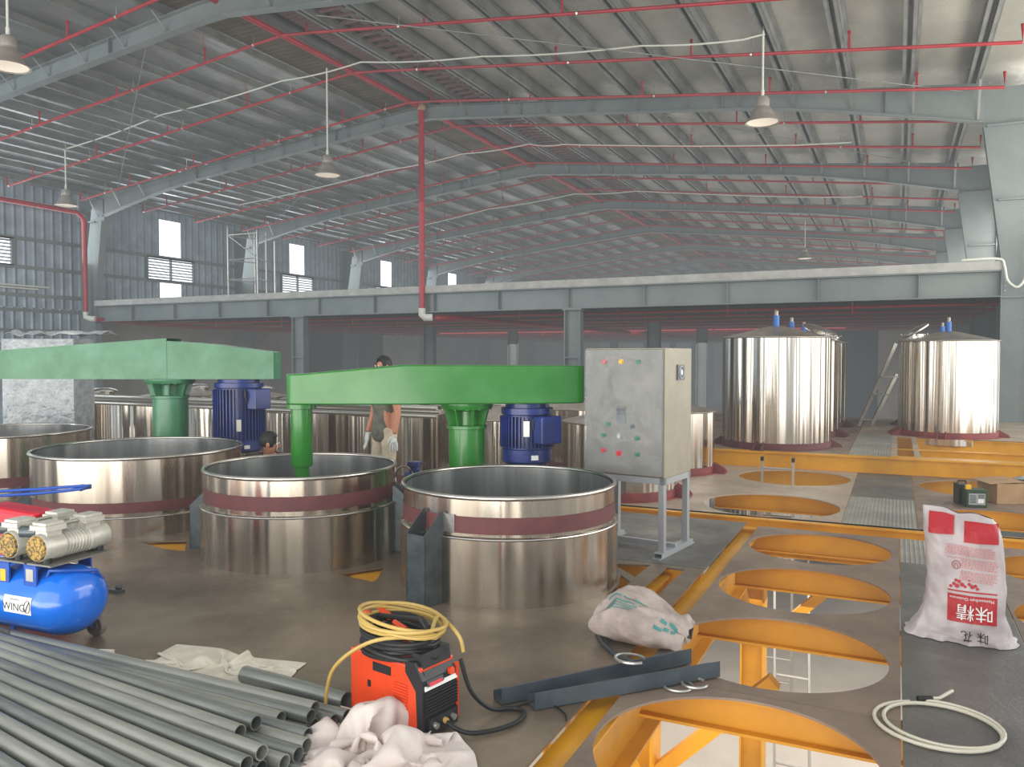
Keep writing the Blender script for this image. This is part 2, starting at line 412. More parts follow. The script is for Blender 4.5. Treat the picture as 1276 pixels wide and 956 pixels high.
# windows (panes) and louvres
n = 0
for k in range(-1,8):
    y = 23.55+7.83*k
    if k > 4: continue
    n += 1
    b = B(); b.box(XL-.04,XL-.02,y,y+1.1,5.72,7.2); o = struct('window_%d'%n, b, 'glow'); o['label'] = 'tall bright daylight panel, %s from the left along the wall'%ORD[k+1]; o['category']='window'
    if k < 2:
        n += 1; b = B(); b.box(XL-.04,XL-.02,y,y+1.1,3.75,4.62); o = struct('window_%d'%n, b, 'glow'); o['label'] = 'low bright daylight panel, %s from the left along the wall'%ORD[k+1]; o['category']='window'
    if k < 3:
        t = thing('louvre_window', 'white louvre window, %s from the left along the wall'%ORD[k+1], 'louvre', (XL,y+.5,4.75), group='wall louvres'); t['kind']='structure'
        b = B(); b.box(XL-.05,XL-.03,y-.62,y+1.7,4.75,5.6); obj('daylight_pane', b, 'glow', t)
        for i in range(7):
            b = B(); z = 4.8+i*.118
            b.prism([(XL-.02,y-.6,z+.07),(XL+.06,y-.6,z),(XL+.06,y-.6,z+.012),(XL-.02,y-.6,z+.082)],(0,2.28,0)); obj('slat', b, 'wall_light', t)
        b = B(); b.box(XL-.02,XL+.08,y-.68,y-.6,4.7,5.66); b.box(XL-.02,XL+.08,y+1.68,y+1.76,4.7,5.66); b.box(XL-.02,XL+.08,y+.5,y+.56,4.7,5.66)
        b.box(XL-.02,XL+.08,y-.68,y+1.76,5.6,5.66); b.box(XL-.02,XL+.08,y-.68,y+1.76,4.7,4.75); obj('frame', b, 'grey_paint', t)
for i, z in enumerate((5.66,4.68,3.72)):
    b = B(); b.box(XL,XL+.08,6,90,z-.06,z+.06); o = struct('trim_%d'%(i+1), b, 'grey_paint'); o['label']='horizontal wall girt, %s from the top'%ORD[i]; o['category']='trim'
for i, z in enumerate((3.2,2.5,1.7)):
    b = B(); b.box(XL,XL+.08,6,20,z-.05,z+.05); o = struct('trim_%d'%(i+4), b, 'grey_paint'); o['label']='lower wall girt left of the first column, %s from the top'%ORD[i]; o['category']='trim'
for i,(y0,y1,z) in enumerate(((12,18.6,4.02),(12,18.2,3.93),(14,19,2.1))):
    b = B(); b.cyl((XL+.25,y0,z),(XL+.25,y1,z),.03,n=8); tag(obj('conduit_pipe', b, 'wire'), 'white horizontal conduit on the left metal wall, %s one from the top'%ORD[i], 'conduit', 'conduits on the left wall')

# ---- portal frames: columns and rafters
for i, Y in enumerate(FR):
    where = '%s from the camera'%ORD[i]
    # right column, tapered
    if i > 0:
        t = thing('steel_column', 'grey tapered steel column on the right side of the hall, %s'%ORD[i-1]+' along the row', 'column', (2.3,Y,-3), group='right hall columns')
        b = B(); b.prism([(1.99,Y-.008,-3),(2.62,Y-.008,-3),(2.62,Y-.008,7.3),(1.6,Y-.008,7.3),(1.6,Y-.008,6.5),(1.98,Y-.008,3.6)],(0,.016,0)); obj('web', b, 'grey_paint', t)
        b = B(); b.bar((1.98,Y,-3),(1.98,Y,3.6),.02,.26,(0,1,0)); b.bar((1.98,Y,3.6),(1.6,Y,6.5),.02,.26,(0,1,0)); obj('inner_flange', b, 'grey_paint', t)
        b = B(); b.box(2.6,2.64,Y-.13,Y+.13,-3,7.3); obj('outer_flange', b, 'grey_paint', t)
        b = B(); b.box(1.66,2.6,Y-.1,Y+.1,6.48,6.52); b.box(1.99,2.6,Y-.1,Y+.1,2.84,2.88); b.box(1.9,2.6,Y-.1,Y+.1,4.9,4.93); obj('stiffener', b, 'grey_paint', t)
        for z in (3.0,3.1,3.2,3.3):
            b = B(); b.cyl((2.06,Y-.03,z),(2.06,Y+.0,z),.014,n=6); obj('bolt', b, 'alu', t)
        # left column
        t = thing('steel_column', 'grey steel column against the left metal wall, %s'%ORD[i-1]+' along the row', 'column', (-26.8,Y,-3), group='left hall columns')
        b = B(); b.prism([(XL,Y-.008,-3),(-26.35,Y-.008,-3),(-26.35,Y-.008,3.6),(-25.95,Y-.008,6.5),(-25.95,Y-.008,7.3),(XL,Y-.008,7.3)],(0,.016,0)); obj('web', b, 'grey_paint', t)
        b = B(); b.bar((-26.35,Y,-3),(-26.35,Y,3.6),.02,.26,(0,1,0)); b.bar((-26.35,Y,3.6),(-25.95,Y,6.5),.02,.26,(0,1,0)); obj('inner_flange', b, 'grey_paint', t)
        b = B(); b.box(XL+.01,-26.4,Y-.1,Y+.1,6.48,6.52); obj('stiffener', b, 'grey_paint', t)
    # rafter
    t = thing('roof_rafter', 'long grey steel roof rafter spanning the hall, %s'%where, 'rafter', (XC,Y,8.3), group='roof rafters')
    xs = [-26.0+ (27.6)*j/36 for j in range(37)]
    b = B()
    V = [[b.bm.verts.new((x,Y+dy,z)) for (dy,z) in ((-.008,topz(x)),(-.008,topz(x)-rdepth(x)),(.008,topz(x)-rdepth(x)),(.008,topz(x)))] for x in xs]
    for a, c in zip(V, V[1:]):
        for q in range(4): b._f([a[q],a[(q+1)%4],c[(q+1)%4],c[q]])
    obj('web', b, 'grey_paint', t)
    for nm, f, hh in (('bottom_flange', lambda x: topz(x)-rdepth(x), .022), ('top_flange', lambda x: topz(x), .02)):
        b = B()
        for a, c in zip(xs, xs[1:]): b.bar((a,Y,f(a)),(c+.005,Y,f(c)),.22,hh)
        obj(nm, b, 'grey_paint', t)
    if i < 5:
        for x in (-21.3,-15.5,-9.3,-3.9,-.3):
            b = B(); b.box(x-.01,x+.01,Y-.1,Y+.1,topz(x)-rdepth(x),topz(x)); obj('splice_plate', b, 'grey_paint', t)

# ---- purlins
def zsec(b, x, z, y0, y1, s):
    b.box(x-.006,x+.006,y0,y1,z,z+.2); b.box(min(x,x+.07*s),max(x,x+.07*s),y0,y1,z+.19,z+.2); b.box(min(x,x-.07*s),max(x,x-.07*s),y0,y1,z,z+.012)
for side in (0,1):
    for j in range(11):
        x = 1.5-1.25*j
        if side: x = 2*XC-x
        b = B(); zsec(b, x, topz(x), 3, 90, -1 if side else 1)
        if not side:
            zsec(b, x-.16, topz(x-.16), 3, 90, 1)
        lab = 'galvanised roof purlin under the %s slope, %s from the %s eave'%(('right','left')[side], ORD[j], ('right','left')[side])
        tag(obj('roof_purlin', b, 'purlin'), lab, 'purlin', 'purlins of the %s roof slope'%('right','left')[side])
# fly braces from purlins down to rafters (little inclined struts)
for i, Y in enumerate(FR[:4]):
    for j in range(22):
        x = (1.5-1.25*(j%11)) if j < 11 else 2*XC-(1.5-1.25*(j%11))
        if j%2 == 0 and j < 11 : pass
        b = B(); b.bar((x,Y-.42,topz(x)+.02),(x,Y-.04,topz(x)-rdepth(x)+.06),.05,.008)
        side = 'right' if j < 11 else 'left'
        tag(obj('fly_brace', b, 'purlin'), 'short inclined brace from the %s %s purlin to the %s rafter'%(ORD[j%11], side, ORD[i]), 'brace', 'short braces between purlins and rafters')

# ---- sprinkler pipes
def pz(x): return 8.72-.115*abs(x-XC)
b = B(); b.tube([(XC-.03,4,8.74),(XC-.03,88,8.74)], .07, 12); tag(obj('sprinkler_main', b, 'red', smooth=True), 'thick red sprinkler main running along the roof ridge', 'pipe')
kk = 0
for k in range(-2,20):
    Y = 11.45+2.6*k
    kk += 1
    t = thing('sprinkler_branch', 'thin red sprinkler branch pipe crossing under the roof, %s from the camera'%ORD[kk-1], 'pipe', (XC,Y,8.6), group='red sprinkler branch pipes')
    b = B(); b.tube([(-26.2,Y,pz(-26.2)+.3),(-26.2,Y,pz(-26.2)),(XC-.8,Y,pz(XC-.8)),(XC,Y,8.7),(XC+.8,Y,pz(XC+.8)),(1.9,Y,pz(1.9)),(1.9,Y,pz(1.9)+.32)], .034, 8)
    obj('pipe_run', b, 'red', t, smooth=True)
    if k < 12:
        off = 0.9 if k%2 else 2.1
        for j in range(9):
            x = 1.2-off-3*j
            if x < -26: continue
            b = B(); b.cyl((x,Y,pz(x)),(x,Y,pz(x)+.3),.022,n=6); b.cyl((x,Y,pz(x)+.3),(x,Y,pz(x)+.36),.034,n=6); obj('sprinkler_riser', b, 'red', t)
        if k < 6:
            for j in range(7):
                x = -.6-off-3.9*j
                b = B(); b.cyl((x,Y,pz(x)),(x,Y,topz(x)+.1),.008,n=5); b.cyl((x-.02,Y,pz(x)),(x+.02,Y,pz(x)),.045,n=8); obj('hanger_rod', b, 'alu', t)
# vertical drops
t = thing('sprinkler_drop', 'red vertical sprinkler riser pipe from the ridge down to the girder', 'pipe', (-12.36,19.85,2.8))
b = B(); b.cyl((-12.36,19.8,2.9),(-12.36,19.8,8.7),.085,n=14); obj('pipe_run', b, 'red', t, smooth=True)
b = B(); b.tube([(-12.36,19.8,2.98),(-12.36,19.8,2.8),(-12.3,19.86,2.72),(-12.1,19.95,2.72)],.11,12); obj('elbow', b, 'wire', t, smooth=True)
b = B(); b.ball((-12.36,19.8,8.72),.13); obj('tee_fitting', b, 'card', t, smooth=True)
t = thing('sprinkler_drop', 'red pipe along the left wall bending down the first column', 'pipe', (-26.5,19.6,3.1))
b = B(); b.tube([(-26.5,8,6.75),(-26.5,19.3,6.75),(-26.5,19.55,6.6),(-26.5,19.6,6.4),(-26.5,19.6,3.1)],.085,12); obj('pipe_run', b, 'red', t, smooth=True)
b = B(); b.tube([(-26.5,19.6,3.2),(-26.5,19.6,3.02),(-26.3,19.65,2.95),(-26.1,19.7,2.95)],.1,12); obj('elbow', b, 'wire', t, smooth=True)
b = B(); b.tube([(-26.1,19.7,2.93),(-25.9,24,2.8),(-25.9,31,2.8)],.08,10); tag(obj('sprinkler_pipe', b, 'red', smooth=True), 'red pipe running back under the mezzanine along the left wall', 'pipe')
b = B(); b.tube([(-12.0,19.95,2.7),(-11.6,20.4,2.72),(-11.2,60,2.72)],.08,10); tag(obj('sprinkler_pipe', b, 'red', smooth=True), 'red pipe running back under the mezzanine from the vertical riser', 'pipe')

# ---- mezzanine beyond the girder
t = thing('mezzanine_girder', 'long grey steel girder across the hall with pale concrete edge on top', 'girder', (-12.2,20,2.87))
b = B(); b.box(-26.34,1.97,19.994,20.006,2.88,3.42); obj('web', b, 'grey_paint', t)
b = B(); b.box(-26.34,1.97,19.86,20.14,2.86,2.885); obj('bottom_flange', b, 'grey_paint', t)
b = B(); b.box(-26.34,1.97,19.84,20.14,3.4,3.43); obj('top_flange', b, 'grey_paint', t)
x = .42
while x > -26:
    b = B(); b.box(x-.008,x+.008,19.87,20.13,2.885,3.4); obj('stiffener', b, 'grey_paint', t); x -= 2.075
b = B(); b.box(-26.34,1.98,19.82,88,3.43,3.62); struct('floor', b, 'slab', 'concrete deck of the mezzanine above the girder')
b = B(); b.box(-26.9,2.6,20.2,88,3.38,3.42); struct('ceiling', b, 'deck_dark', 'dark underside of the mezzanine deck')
for i in range(26):
    Y = 22.6+2.6*i
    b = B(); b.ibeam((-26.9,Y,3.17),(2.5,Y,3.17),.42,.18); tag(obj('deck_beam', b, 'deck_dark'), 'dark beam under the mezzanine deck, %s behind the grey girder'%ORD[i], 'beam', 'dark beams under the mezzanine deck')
for i in range(18):
    Y = 21.4+2.6*i
    b = B(); b.tube([(-26,Y,2.8),(2.3,Y,2.8)],.035,6)
    for j in range(10): b.cyl((-25+3*j,Y,2.66),(-25+3*j,Y,3.3),.02,n=5)
    tag(obj('sprinkler_pipe', b, 'red', smooth=True), 'red sprinkler pipe hung below the mezzanine deck, %s behind the grey girder'%ORD[i], 'pipe', 'red pipes below the mezzanine deck')
for X, nm in ((-7.76,'right of the hall centre'),(-17.0,'left of the hall centre')):
    for i in range(9):
        Y = 20+7.8*i
        b = B(); b.ibeam((X,Y,-3),(X,Y,2.86),.46,.26,(1,0,0), tf=.03)
        if i == 0: b.box(X-.27,X+.27,Y-.16,Y+.16,2.82,2.86); b.box(X-.2,X+.2,Y-.13,Y+.13,1.55,1.58)
        tag(obj('support_post', b, 'grey_paint'), 'grey steel post under the mezzanine, %s in the row %s'%(ORD[i],nm), 'post', 'posts under the mezzanine')
# scaffolding on the mezzanine
t = thing('scaffold_tower', 'grey tubular scaffold tower standing on the mezzanine by the left wall', 'scaffold', (-23.7,24.5,3.62))
for (x,y,h) in ((-24.5,24.5,6.85),(-23.5,25.6,6.7),(-22.95,24.5,6.6),(-24.3,25.8,6.8)):
    b = B(); b.cyl((x,y,3.62),(x,y,h),.03,n=8); obj('pole', b, 'alu', t, smooth=True)
for z in (4.7,5.5,6.5):
    b = B(); b.cyl((-24.5,24.5,z),(-22.95,24.5,z),.02,n=6); b.cyl((-22.95,24.5,z),(-23.5,25.6,z),.02,n=6); b.cyl((-24.5,24.5,z),(-24.3,25.8,z),.02,n=6); obj('rail', b, 'alu', t)
b = B(); b.cyl((-24.5,24.5,6.5),(-22.95,24.5,5.5),.015,n=6); obj('brace', b, 'alu', t)
b = B(); b.cyl((-22.06,24.5,3.62),(-22.06,24.5,6.1),.03,n=8); tag(obj('scaffold_pole', b, 'alu', smooth=True), 'single grey tube standing right of the scaffold tower', 'pole')

# ---- high-bay lamps with rods and cables
def lamp(x, y, ztop, zrod, lab, s=1.0, w=1.2):
    t = thing('high_bay_lamp', lab, 'lamp', (x,y,ztop), group='bell shaped pendant lamps')
    b = B(); b.lathe([(0,0),(.1*s,0),(.13*s,-.04*s),(.13*s,-.17*s),(.11*s,-.18*s),(0,-.18*s)],(x,y,ztop),24); obj('ballast_housing', b, 'lamp', t, smooth=True)
    b = B(); b.lathe([(.11*s,-.18*s),(.17*s,-.23*s),(.21*s,-.32*s),(.25*s,-.41*s),(.32*s,-.47*s),(.325*s,-.49*s),(.31*s,-.485*s),(.24*s,-.42*s),(.2*s,-.33*s),(.16*s,-.24*s),(.1*s,-.19*s)],(x,y,ztop),28); obj('lamp_shade', b, 'lamp', t, smooth=True)
    b = B(); b.lathe([(0,-.45*s),(.2*s,-.455*s),(.29*s,-.475*s)],(x,y,ztop),24); obj('glass_cover', b, 'glass', t, smooth=True)
    b = B(); b.cyl((x,y,ztop),(x,y,ztop+.14),.03,n=8); b.cyl((x,y,ztop+.1),(x,y,zrod),.02,n=8); obj('hanging_rod', b, 'wire', t, smooth=True)
lamp(-12.78,16.1,6.56,8.7,'bell pendant lamp hanging near the middle of the roof, above the long green arm')
lamp(-2.39,16.1,6.56,7.9,'bell pendant lamp hanging at the right, in front of the near rafter')
lamp(-22.56,16.1,6.6,7.95,'bell pendant lamp hanging at the left, in front of the metal wall')
lamp(-12.97,8.3,6.74,8.6,'largest bell pendant lamp at the top left corner')
lamp(-3.9,39.5,6.6,7.9,'tiny distant bell pendant lamp below the right roof slope')
def cable(pts, lab):
    P = []
    for a, c in zip(pts, pts[1:]):
        for i in range(6):
            u = i/6; P.append((a[0]+(c[0]-a[0])*u, a[1]+(c[1]-a[1])*u, a[2]+(c[2]-a[2])*u-.05*math.sin(PI*u)-.15))
    P.append((pts[-1][0],pts[-1][1],pts[-1][2]-.1)); b = B(); b.tube(P,.019,6); tag(obj('power_cable', b, 'wire', smooth=True), lab, 'cable')
cable([(-22.6,16.1,7.95),(-18.5,16.1,8.45),(-14.2,16.1,8.75),(-11.75,16.1,8.84),(-8.47,16.1,8.45),(-4.8,16.1,8.08),(-2.36,16.1,7.85)],'white cable strung along the near lamps under the roof')
cable([(-23.3,24,7.7),(-16.5,24,8.35),(-13.4,24,8.6),(-10.9,24,8.65),(-9.7,24,8.5),(-1.2,24,7.55)],'white cable strung under the roof behind the near rafter')
cable([(-22,32,7.6),(-16.5,32,8.3),(-12.4,32,8.62),(-9.7,32,8.5),(-1.2,32,7.5)],'thin white cable strung under the roof further back')
b = B(); P = []
for (x,z) in ((1.2,3.66),(1.9,3.66),(2.02,3.5),(2.08,3.2),(2.25,3.05),(2.38,3.2),(2.42,3.5),(2.4,3.8),(2.52,4.2)): P.append((x,19.8,z))
P = catmull(P)
b.tube(P,.03,8); tag(obj('drooping_cable', b, 'wire', smooth=True, sub=1), 'pale looped cable hanging at the right end of the girder', 'cable')
for i,(y0,y1) in enumerate(((12.3,19.8),(20.2,27.6))):
    b = B(); b.cyl((-6.5 if i else -10,y0,8.05),(1.2,y1,7.25),.012,n=6); tag(obj('bracing_rod', b, 'purlin'), 'thin diagonal bracing rod under the right slope, %s bay'%ORD[i], 'rod', 'roof bracing rods')
    b = B(); b.cyl((-14.5,y0,8.45),(-25,y1,7.4),.012,n=6); tag(obj('bracing_rod', b, 'purlin'), 'thin diagonal bracing rod under the left slope, %s bay'%ORD[i], 'rod', 'roof bracing rods')

# ------------------------------------------------------------------ platform floor
def plate(name, outer, circles, polys, m, z=0, th=.012, label=None):
    bm = bmesh.new(); E = []
    def loop(pts):
        vs = [bm.verts.new((p[0],p[1],z)) for p in pts]
        for i in range(len(vs)): E.append(bm.edges.new((vs[i],vs[(i+1)%len(vs)])))
    loop(outer)
    for (cx,cy,r) in circles: loop([(cx+r*math.cos(2*PI*i/64), cy+r*math.sin(2*PI*i/64)) for i in range(64)])
    for p in polys: loop(p)
    bmesh.ops.triangle_fill(bm, use_beauty=True, use_dissolve=False, edges=E)
    g = bmesh.ops.extrude_face_region(bm, geom=bm.faces[:])
    for v in [e for e in g['geom'] if isinstance(e,bmesh.types.BMVert)]: v.co.z -= th
    b = B(); b.bm.free(); b.bm = bm
    return struct(name, b, m, label)
def rect(x0,x1,y0,y1): return [(x0,y0),(x1,y0),(x1,y1),(x0,y1)]
T1=(-2.53,5.23,.785); T2=(-4.43,5.22,.79); T3=(-6.742,5.556,.98); T4=(-9.76,6.08,.98)
gaps = [[(-1.96,5.88),(-1.68,5.97),(-1.69,5.59)], [(-1.80,5.60),(-1.68,5.45),(-1.67,5.14),(-1.73,5.10),(-1.74,5.36)],
        [(-1.55,5.95),(-1.41,5.94),(-1.43,4.88),(-1.56,5.13)],
        [(-3.69,4.72),(-3.49,5.03),(-3.34,4.73),(-3.33,4.66)],
        [(-5.87,4.80),(-5.54,5.02),(-5.25,4.74),(-5.46,4.72)], [(-8.6,5.0),(-8.1,5.28),(-7.72,5.04),(-7.74,4.85)]]
plate('floor', rect(-15,-1.28,.6,6.03), [(T1[0],T1[1],.80),(T2[0],T2[1],.80),(T3[0],T3[1],.985)], gaps, 'floor_l', label='dusty brown steel floor plate around the open steel vats') if False else None
# tank T4 crosses the seam at y=6.03, so the left deck is one plate
plate('floor', [(-15,.6),(-1.28,.6),(-1.28,6.02),(-3.2,6.02),(-3.2,7.9),(-15,7.9)], [(T1[0],T1[1],.77),(T2[0],T2[1],.775),(T3[0],T3[1],.96),(T4[0],T4[1],.96)], gaps, 'floor_l', label='dusty brown steel floor plate around the open steel vats')
plate('floor', rect(-3.19,-1.28,6.035,7.9), [], [], 'chequer', label='grey steel floor plate under the control cabinet')
HA = [(-.567,4.515-1.3*k if k else 4.515,.556) for k in (1,0)] + [(-.567,5.8,.556),(-.567,7.105,.556)]
HA[0] = (-.567,3.235,.56)
plate('floor', rect(-1.15,.04,1.2,3.858), [HA[0]], [], 'floor_r', label='brown floor plate with the nearest round opening')
plate('floor', rect(-1.15,.04,3.864,7.78), HA[1:], [], 'floor_r', label='brown floor plate with three round openings')
plate('floor', rect(.046,.66,1.2,6.88), [], [], 'chequer', label='dark grey walkway plate between the rows of round openings')
plate('floor', rect(.046,.66,6.89,7.78), [], [], 'ribplate', label='pale ribbed walkway plate before the yellow cross slot')
HB = [(1.24,y,.556) for y in (3.21,4.515,5.8,7.105)]
plate('floor', rect(.667,4.2,1.2,7.78), HB, [], 'floor_r', label='brown floor plate right of the walkway')
MT = [(x,y,.65) for y in (9.01,11.1) for x in (-2.91,-4.45,-6.0,-7.5,-9.0,-10.6,-12.2)]
plate('floor', rect(-15,-.46,8.2,12.0), [(-1.204,8.949,.70),(-1.205,11.134,.695)]+[(a,c,.63) for a,c,r in MT], [], 'floor_pale', label='pale floor plate holding the closed tanks beyond the slot')
plate('floor', rect(-.455,.2,8.2,9.9), [], [], 'ribplate', label='pale walkway plate just beyond the yellow cross slot')
plate('floor', rect(-.455,.2,9.905,12.0), [], [], 'chequer', label='grey walkway plate before the raised yellow beam')
plate('floor', rect(.206,4.2,8.2,12.0), [(.96,8.949,.70),(.965,11.134,.695)], [], 'floor_r', label='brown floor plate under the cardboard box')
# raised deck beyond
BT=[(-1.69,13.0),(-1.69,15.02),(-1.69,17.1)]; BR=[(.81,15.95),(.81,18.1)]
plate('floor', rect(-15,-.6,12.12,19.6), [(x,y,.78) for x,y in BT], [], 'floor_r', z=.22, label='raised floor under the tallest group of tanks')
plate('floor', rect(-.595,-.06,12.12,15.5), [], [], 'ribplate', z=.22, label='ribbed plate between the two groups of tall tanks')
plate('floor', [(-.595,15.5),(-.06,15.5),(-.06,15.27),(3.6,15.27),(3.6,19.6),(-.595,19.6)], [(BR[0][0],BR[0][1],.67),(BR[1][0],BR[1][1],.67)], [], 'floor_pale', z=.22, label='raised pale floor under the bright right tank')
plate('floor', rect(-.055,3.6,12.12,12.3), [], [], 'yellow', z=.221, label='yellow flange edge in front of the rectangular opening')
# ground floor below
b = B(); b.box(-28,14,-6,90,-3.1,-3.0); struct('floor', b, 'concrete', 'bright concrete ground floor seen through the openings')

# yellow beams
def ybeam(p0, p1, h, w, lab, m='yellow', up=(0,0,1)):
    b = B(); b.ibeam(p0,p1,h,w,up,tf=.014,tw=.012); return tag(obj('platform_beam', b, m), lab, 'beam', 'yellow beams under the platform')
def zb(top,h): return top-h/2
ybeam((-1.215,1,zb(-.055,.34)),(-1.215,7.9,zb(-.055,.34)),.34,.17,'yellow beam in the long floor slot beside the round openings')
for i,y in enumerate((2.62,3.84,5.13,6.43)):
    ybeam((-1.13,y+.02,zb(-.014,.16+.012*i)),(4.1,y+.02,zb(-.014,.16+.012*i)),.16+.012*i,.1,'yellow cross beam visible inside the round openings, %s from the camera'%ORD[i], 'yellow_dark')
for i,(x0,x1) in enumerate(((-15,-1.1),(-1.1,4.2))):
    ybeam((x0,8.2,zb(.0,.36)),(x1,8.2,zb(.0,.36)),.36,.14,('yellow beam in the cross slot, part left of the round openings','yellow beam in the cross slot, part across the walkway')[i])
ybeam((-15,7.73,zb(-.014,.2)),(4.2,7.73,zb(-.014,.2)),.2,.08,'yellow beam under the near lip of the cross slot','yellow_dark')
ybeam((-1.95,9.74,zb(-.014,.2)),(4.2,9.74,zb(-.014,.2)),.2,.14,'yellow beam between the two far round openings')
b = B(); b.box(-15,4.2,12.04,12.06,-.4,.2); b.box(-15,4.2,12.0,12.14,.2,.222); b.box(-15,4.2,11.99,12.14,-.02,-.005); tag(obj('platform_beam', b, 'yellow'), 'tall yellow beam forming the step up to the raised deck', 'beam', 'yellow beams under the platform')
ybeam((-.05,15.3,zb(.2,.5)),(3.6,15.3,zb(.2,.5)),.5,.12,'yellow beam at the back of the rectangular opening')
b = B(); b.box(-.05,3.6,13.3,13.32,-.3,.2); b.box(-.05,3.6,13.26,13.34,.2,.214); tag(obj('platform_beam', b, 'yellow'), 'yellow beam dividing the rectangular opening', 'beam', 'yellow beams under the platform')
for i,x in enumerate((-.01,.28)):
    b = B(); b.bar((x,12.3,.2),(x,15.27,.2),.08,.02); b.bar((x,12.3,.05),(x,15.27,.05),.012,.3); tag(obj('cross_bar', b, 'floor_pale'), 'pale strip across the rectangular opening, %s from the left'%ORD[i], 'bar', 'strips over the rectangular opening')
ybeam((-2.0,1,zb(-.02,.3)),(-2.0,4.3,zb(-.02,.3)),.3,.14,'yellow beam below the left deck')
ybeam((-3.48,3,zb(-.03,.3)),(-3.48,7.9,zb(-.03,.3)),.3,.3,'yellow beam seen in the gap between the two right open vats')
ybeam((-5.55,3,zb(-.03,.3)),(-5.55,7.9,zb(-.03,.3)),.3,.5,'yellow beam seen in the gap between the middle open vats')
ybeam((-8.2,3,zb(-.03,.3)),(-8.2,7.9,zb(-.03,.3)),.3,.7,'yellow beam seen in the gap beside the leftmost open vat')
ybeam((-15,6.03,zb(-.02,.3)),(-1.3,6.03,zb(-.02,.3)),.3,.12,'yellow beam under the seam behind the open vats')
ybeam((-1.74,4.2,zb(-.12,.3)),(-1.74,6.0,zb(-.12,.3)),.3,.16,'yellow beam in the triangular gaps beside the nearest vat')
ybeam((-1.58,4.5,zb(-.06,.3)),(-1.58,6.0,zb(-.06,.3)),.3,.12,'yellow beam in the narrow gap beside the long floor slot')
# columns and knee braces below the platform
def ycol(x, y, lab):
    t = thing('yellow_column', lab, 'column', (x,y,-3), group='yellow columns below the platform')
    b = B(); b.ibeam((x,y,-3),(x,y,-.42),.22,.22,(1,0,0),tf=.016); obj('shaft', b, 'yellow', t)
    b = B(); b.box(x-.18,x+.18,y-.18,y+.18,-3,-2.97); obj('base_plate', b, 'yellow', t)
    for (dx,dy) in ((1,0),(0,-1),(-1,0)):
        if dx == -1 and y < 7: continue
        b = B(); b.bar((x+.1*dx,y+.1*dy,-1.15),(x+.85*dx,y+.85*dy,-.4),.09,.09,(0,0,1) if dx else (0,0,1)); obj('knee_brace', b, 'yellow_dark', t)
ycol(-1.215,7.98,'yellow column and braces below the crossing of the two slots')
ycol(-1.5,5.1,'yellow column seen at the left inside the nearest round opening')
ycol(-3.3,8.0,'yellow column below the closed tanks beyond the slot')
ycol(1.9,8.0,'yellow column below the right floor plate')

# ------------------------------------------------------------------ open vats
def bracket(x, y, ang, zt, parent, w=.17, d=.17):
    """folded U channel standing against the vat, mouth inward, sloping top"""
    m = Matrix.Translation((x,y,0)) @ Matrix.Rotation(ang,4,'Z')
    b = B(); t_ = .008
    # local +x points away from vat
    b.prism([(0,-w/2,.0),(d,-w/2,0),(d,-w/2,zt-.14),(.02,-w/2,zt),(0,-w/2,zt)],(0,t_,0),m)
    b.prism([(0,w/2-t_,.0),(d,w/2-t_,0),(d,w/2-t_,zt-.14),(.02,w/2-t_,zt),(0,w/2-t_,zt)],(0,t_,0),m)
    b.box(d-t_,d,-w/2,w/2,0,zt-.14,m)
    b.box(0,d,-w/2,w/2,0,.008,m)
    return obj('support_bracket', b, 'zinc', parent)
def vat(c, r, rl, zr, band, ledge, lab, brs):
    t = thing('open_vat', lab, 'vat', (c[0],c[1],0), group='open stainless vats')
    X = (c[0],c[1],0)
    b = B(); b.lathe([(r,ledge),(r,zr-.012),(r-.012,zr-.012),(r-.014,ledge),(r-.014,-.6),(r-.3,-.75),(0,-.8)],X,96); obj('shell', b, 'steel', t, smooth=True)
    b = B(); b.lathe([(r-.02,zr-.01),(r-.02,-.6),(r-.3,-.74),(0,-.79)],X,96); obj('inner_wall', b, 'steel_in', t, smooth=True)
    b = B(); pts = [(c[0]+(r+.004)*math.cos(2*PI*i/96), c[1]+(r+.004)*math.sin(2*PI*i/96), zr-.004) for i in range(96)]
    b.tube(pts,.016,10,closed=True); obj('rim', b, 'steel_rim', t, smooth=True)
    b = B(); b.lathe([(r+.001,band[0]),(r+.006,band[0]+.002),(r+.006,band[1]-.002),(r+.001,band[1])],X,96); obj('primer_band', b, 'primer', t, smooth=True)
    b = B(); b.lathe([(r+.0,ledge+.012),(rl-.008,ledge+.006),(rl,ledge-.004),(rl,-.0),(rl,-.02),(rl-.02,-.9),(rl-.3,-.95)],X,96); obj('jacket', b, 'steel', t, smooth=True)
    b = B(); pts = [(c[0]+(rl)*math.cos(2*PI*i/96), c[1]+(rl)*math.sin(2*PI*i/96), ledge) for i in range(96)]
    b.tube(pts,.008,8,closed=True); obj('ledge_weld', b, 'steel_rim', t, smooth=True)
    for (a,zt) in brs:
        a = R(a); bracket(c[0]+(r+.005)*math.cos(a), c[1]+(r+.005)*math.sin(a), a, zt, t)
        b = B(); aa = a+.16
        m = Matrix.Translation((c[0],c[1],0)) @ Matrix.Rotation(aa,4,'Z')
        b.box(r,r+.012,-.05,.05,band[0],band[1]+.01,m); obj('lug_plate', b, 'steel_rim', t)
    return t
vat(T1, .76, .785, .70, (.465,.575), .435, 'open stainless vat nearest the camera, dark bracket at its front left', ((256,.6),))
vat(T2, .762, .79, .70, (.455,.565), .41, 'open stainless vat with the green mixer shaft dipping into it', ((200,.5),(24,.54)))
vat(T3, .948, .972, .70, (.215,.31), .175, 'wide open stainless vat behind the blue compressor', ((239,.33),))
vat(T4, .95, .972, .70, (.13,.24), .09, 'open stainless vat at the left edge below the wrapped cabinet', ((300,.3),))

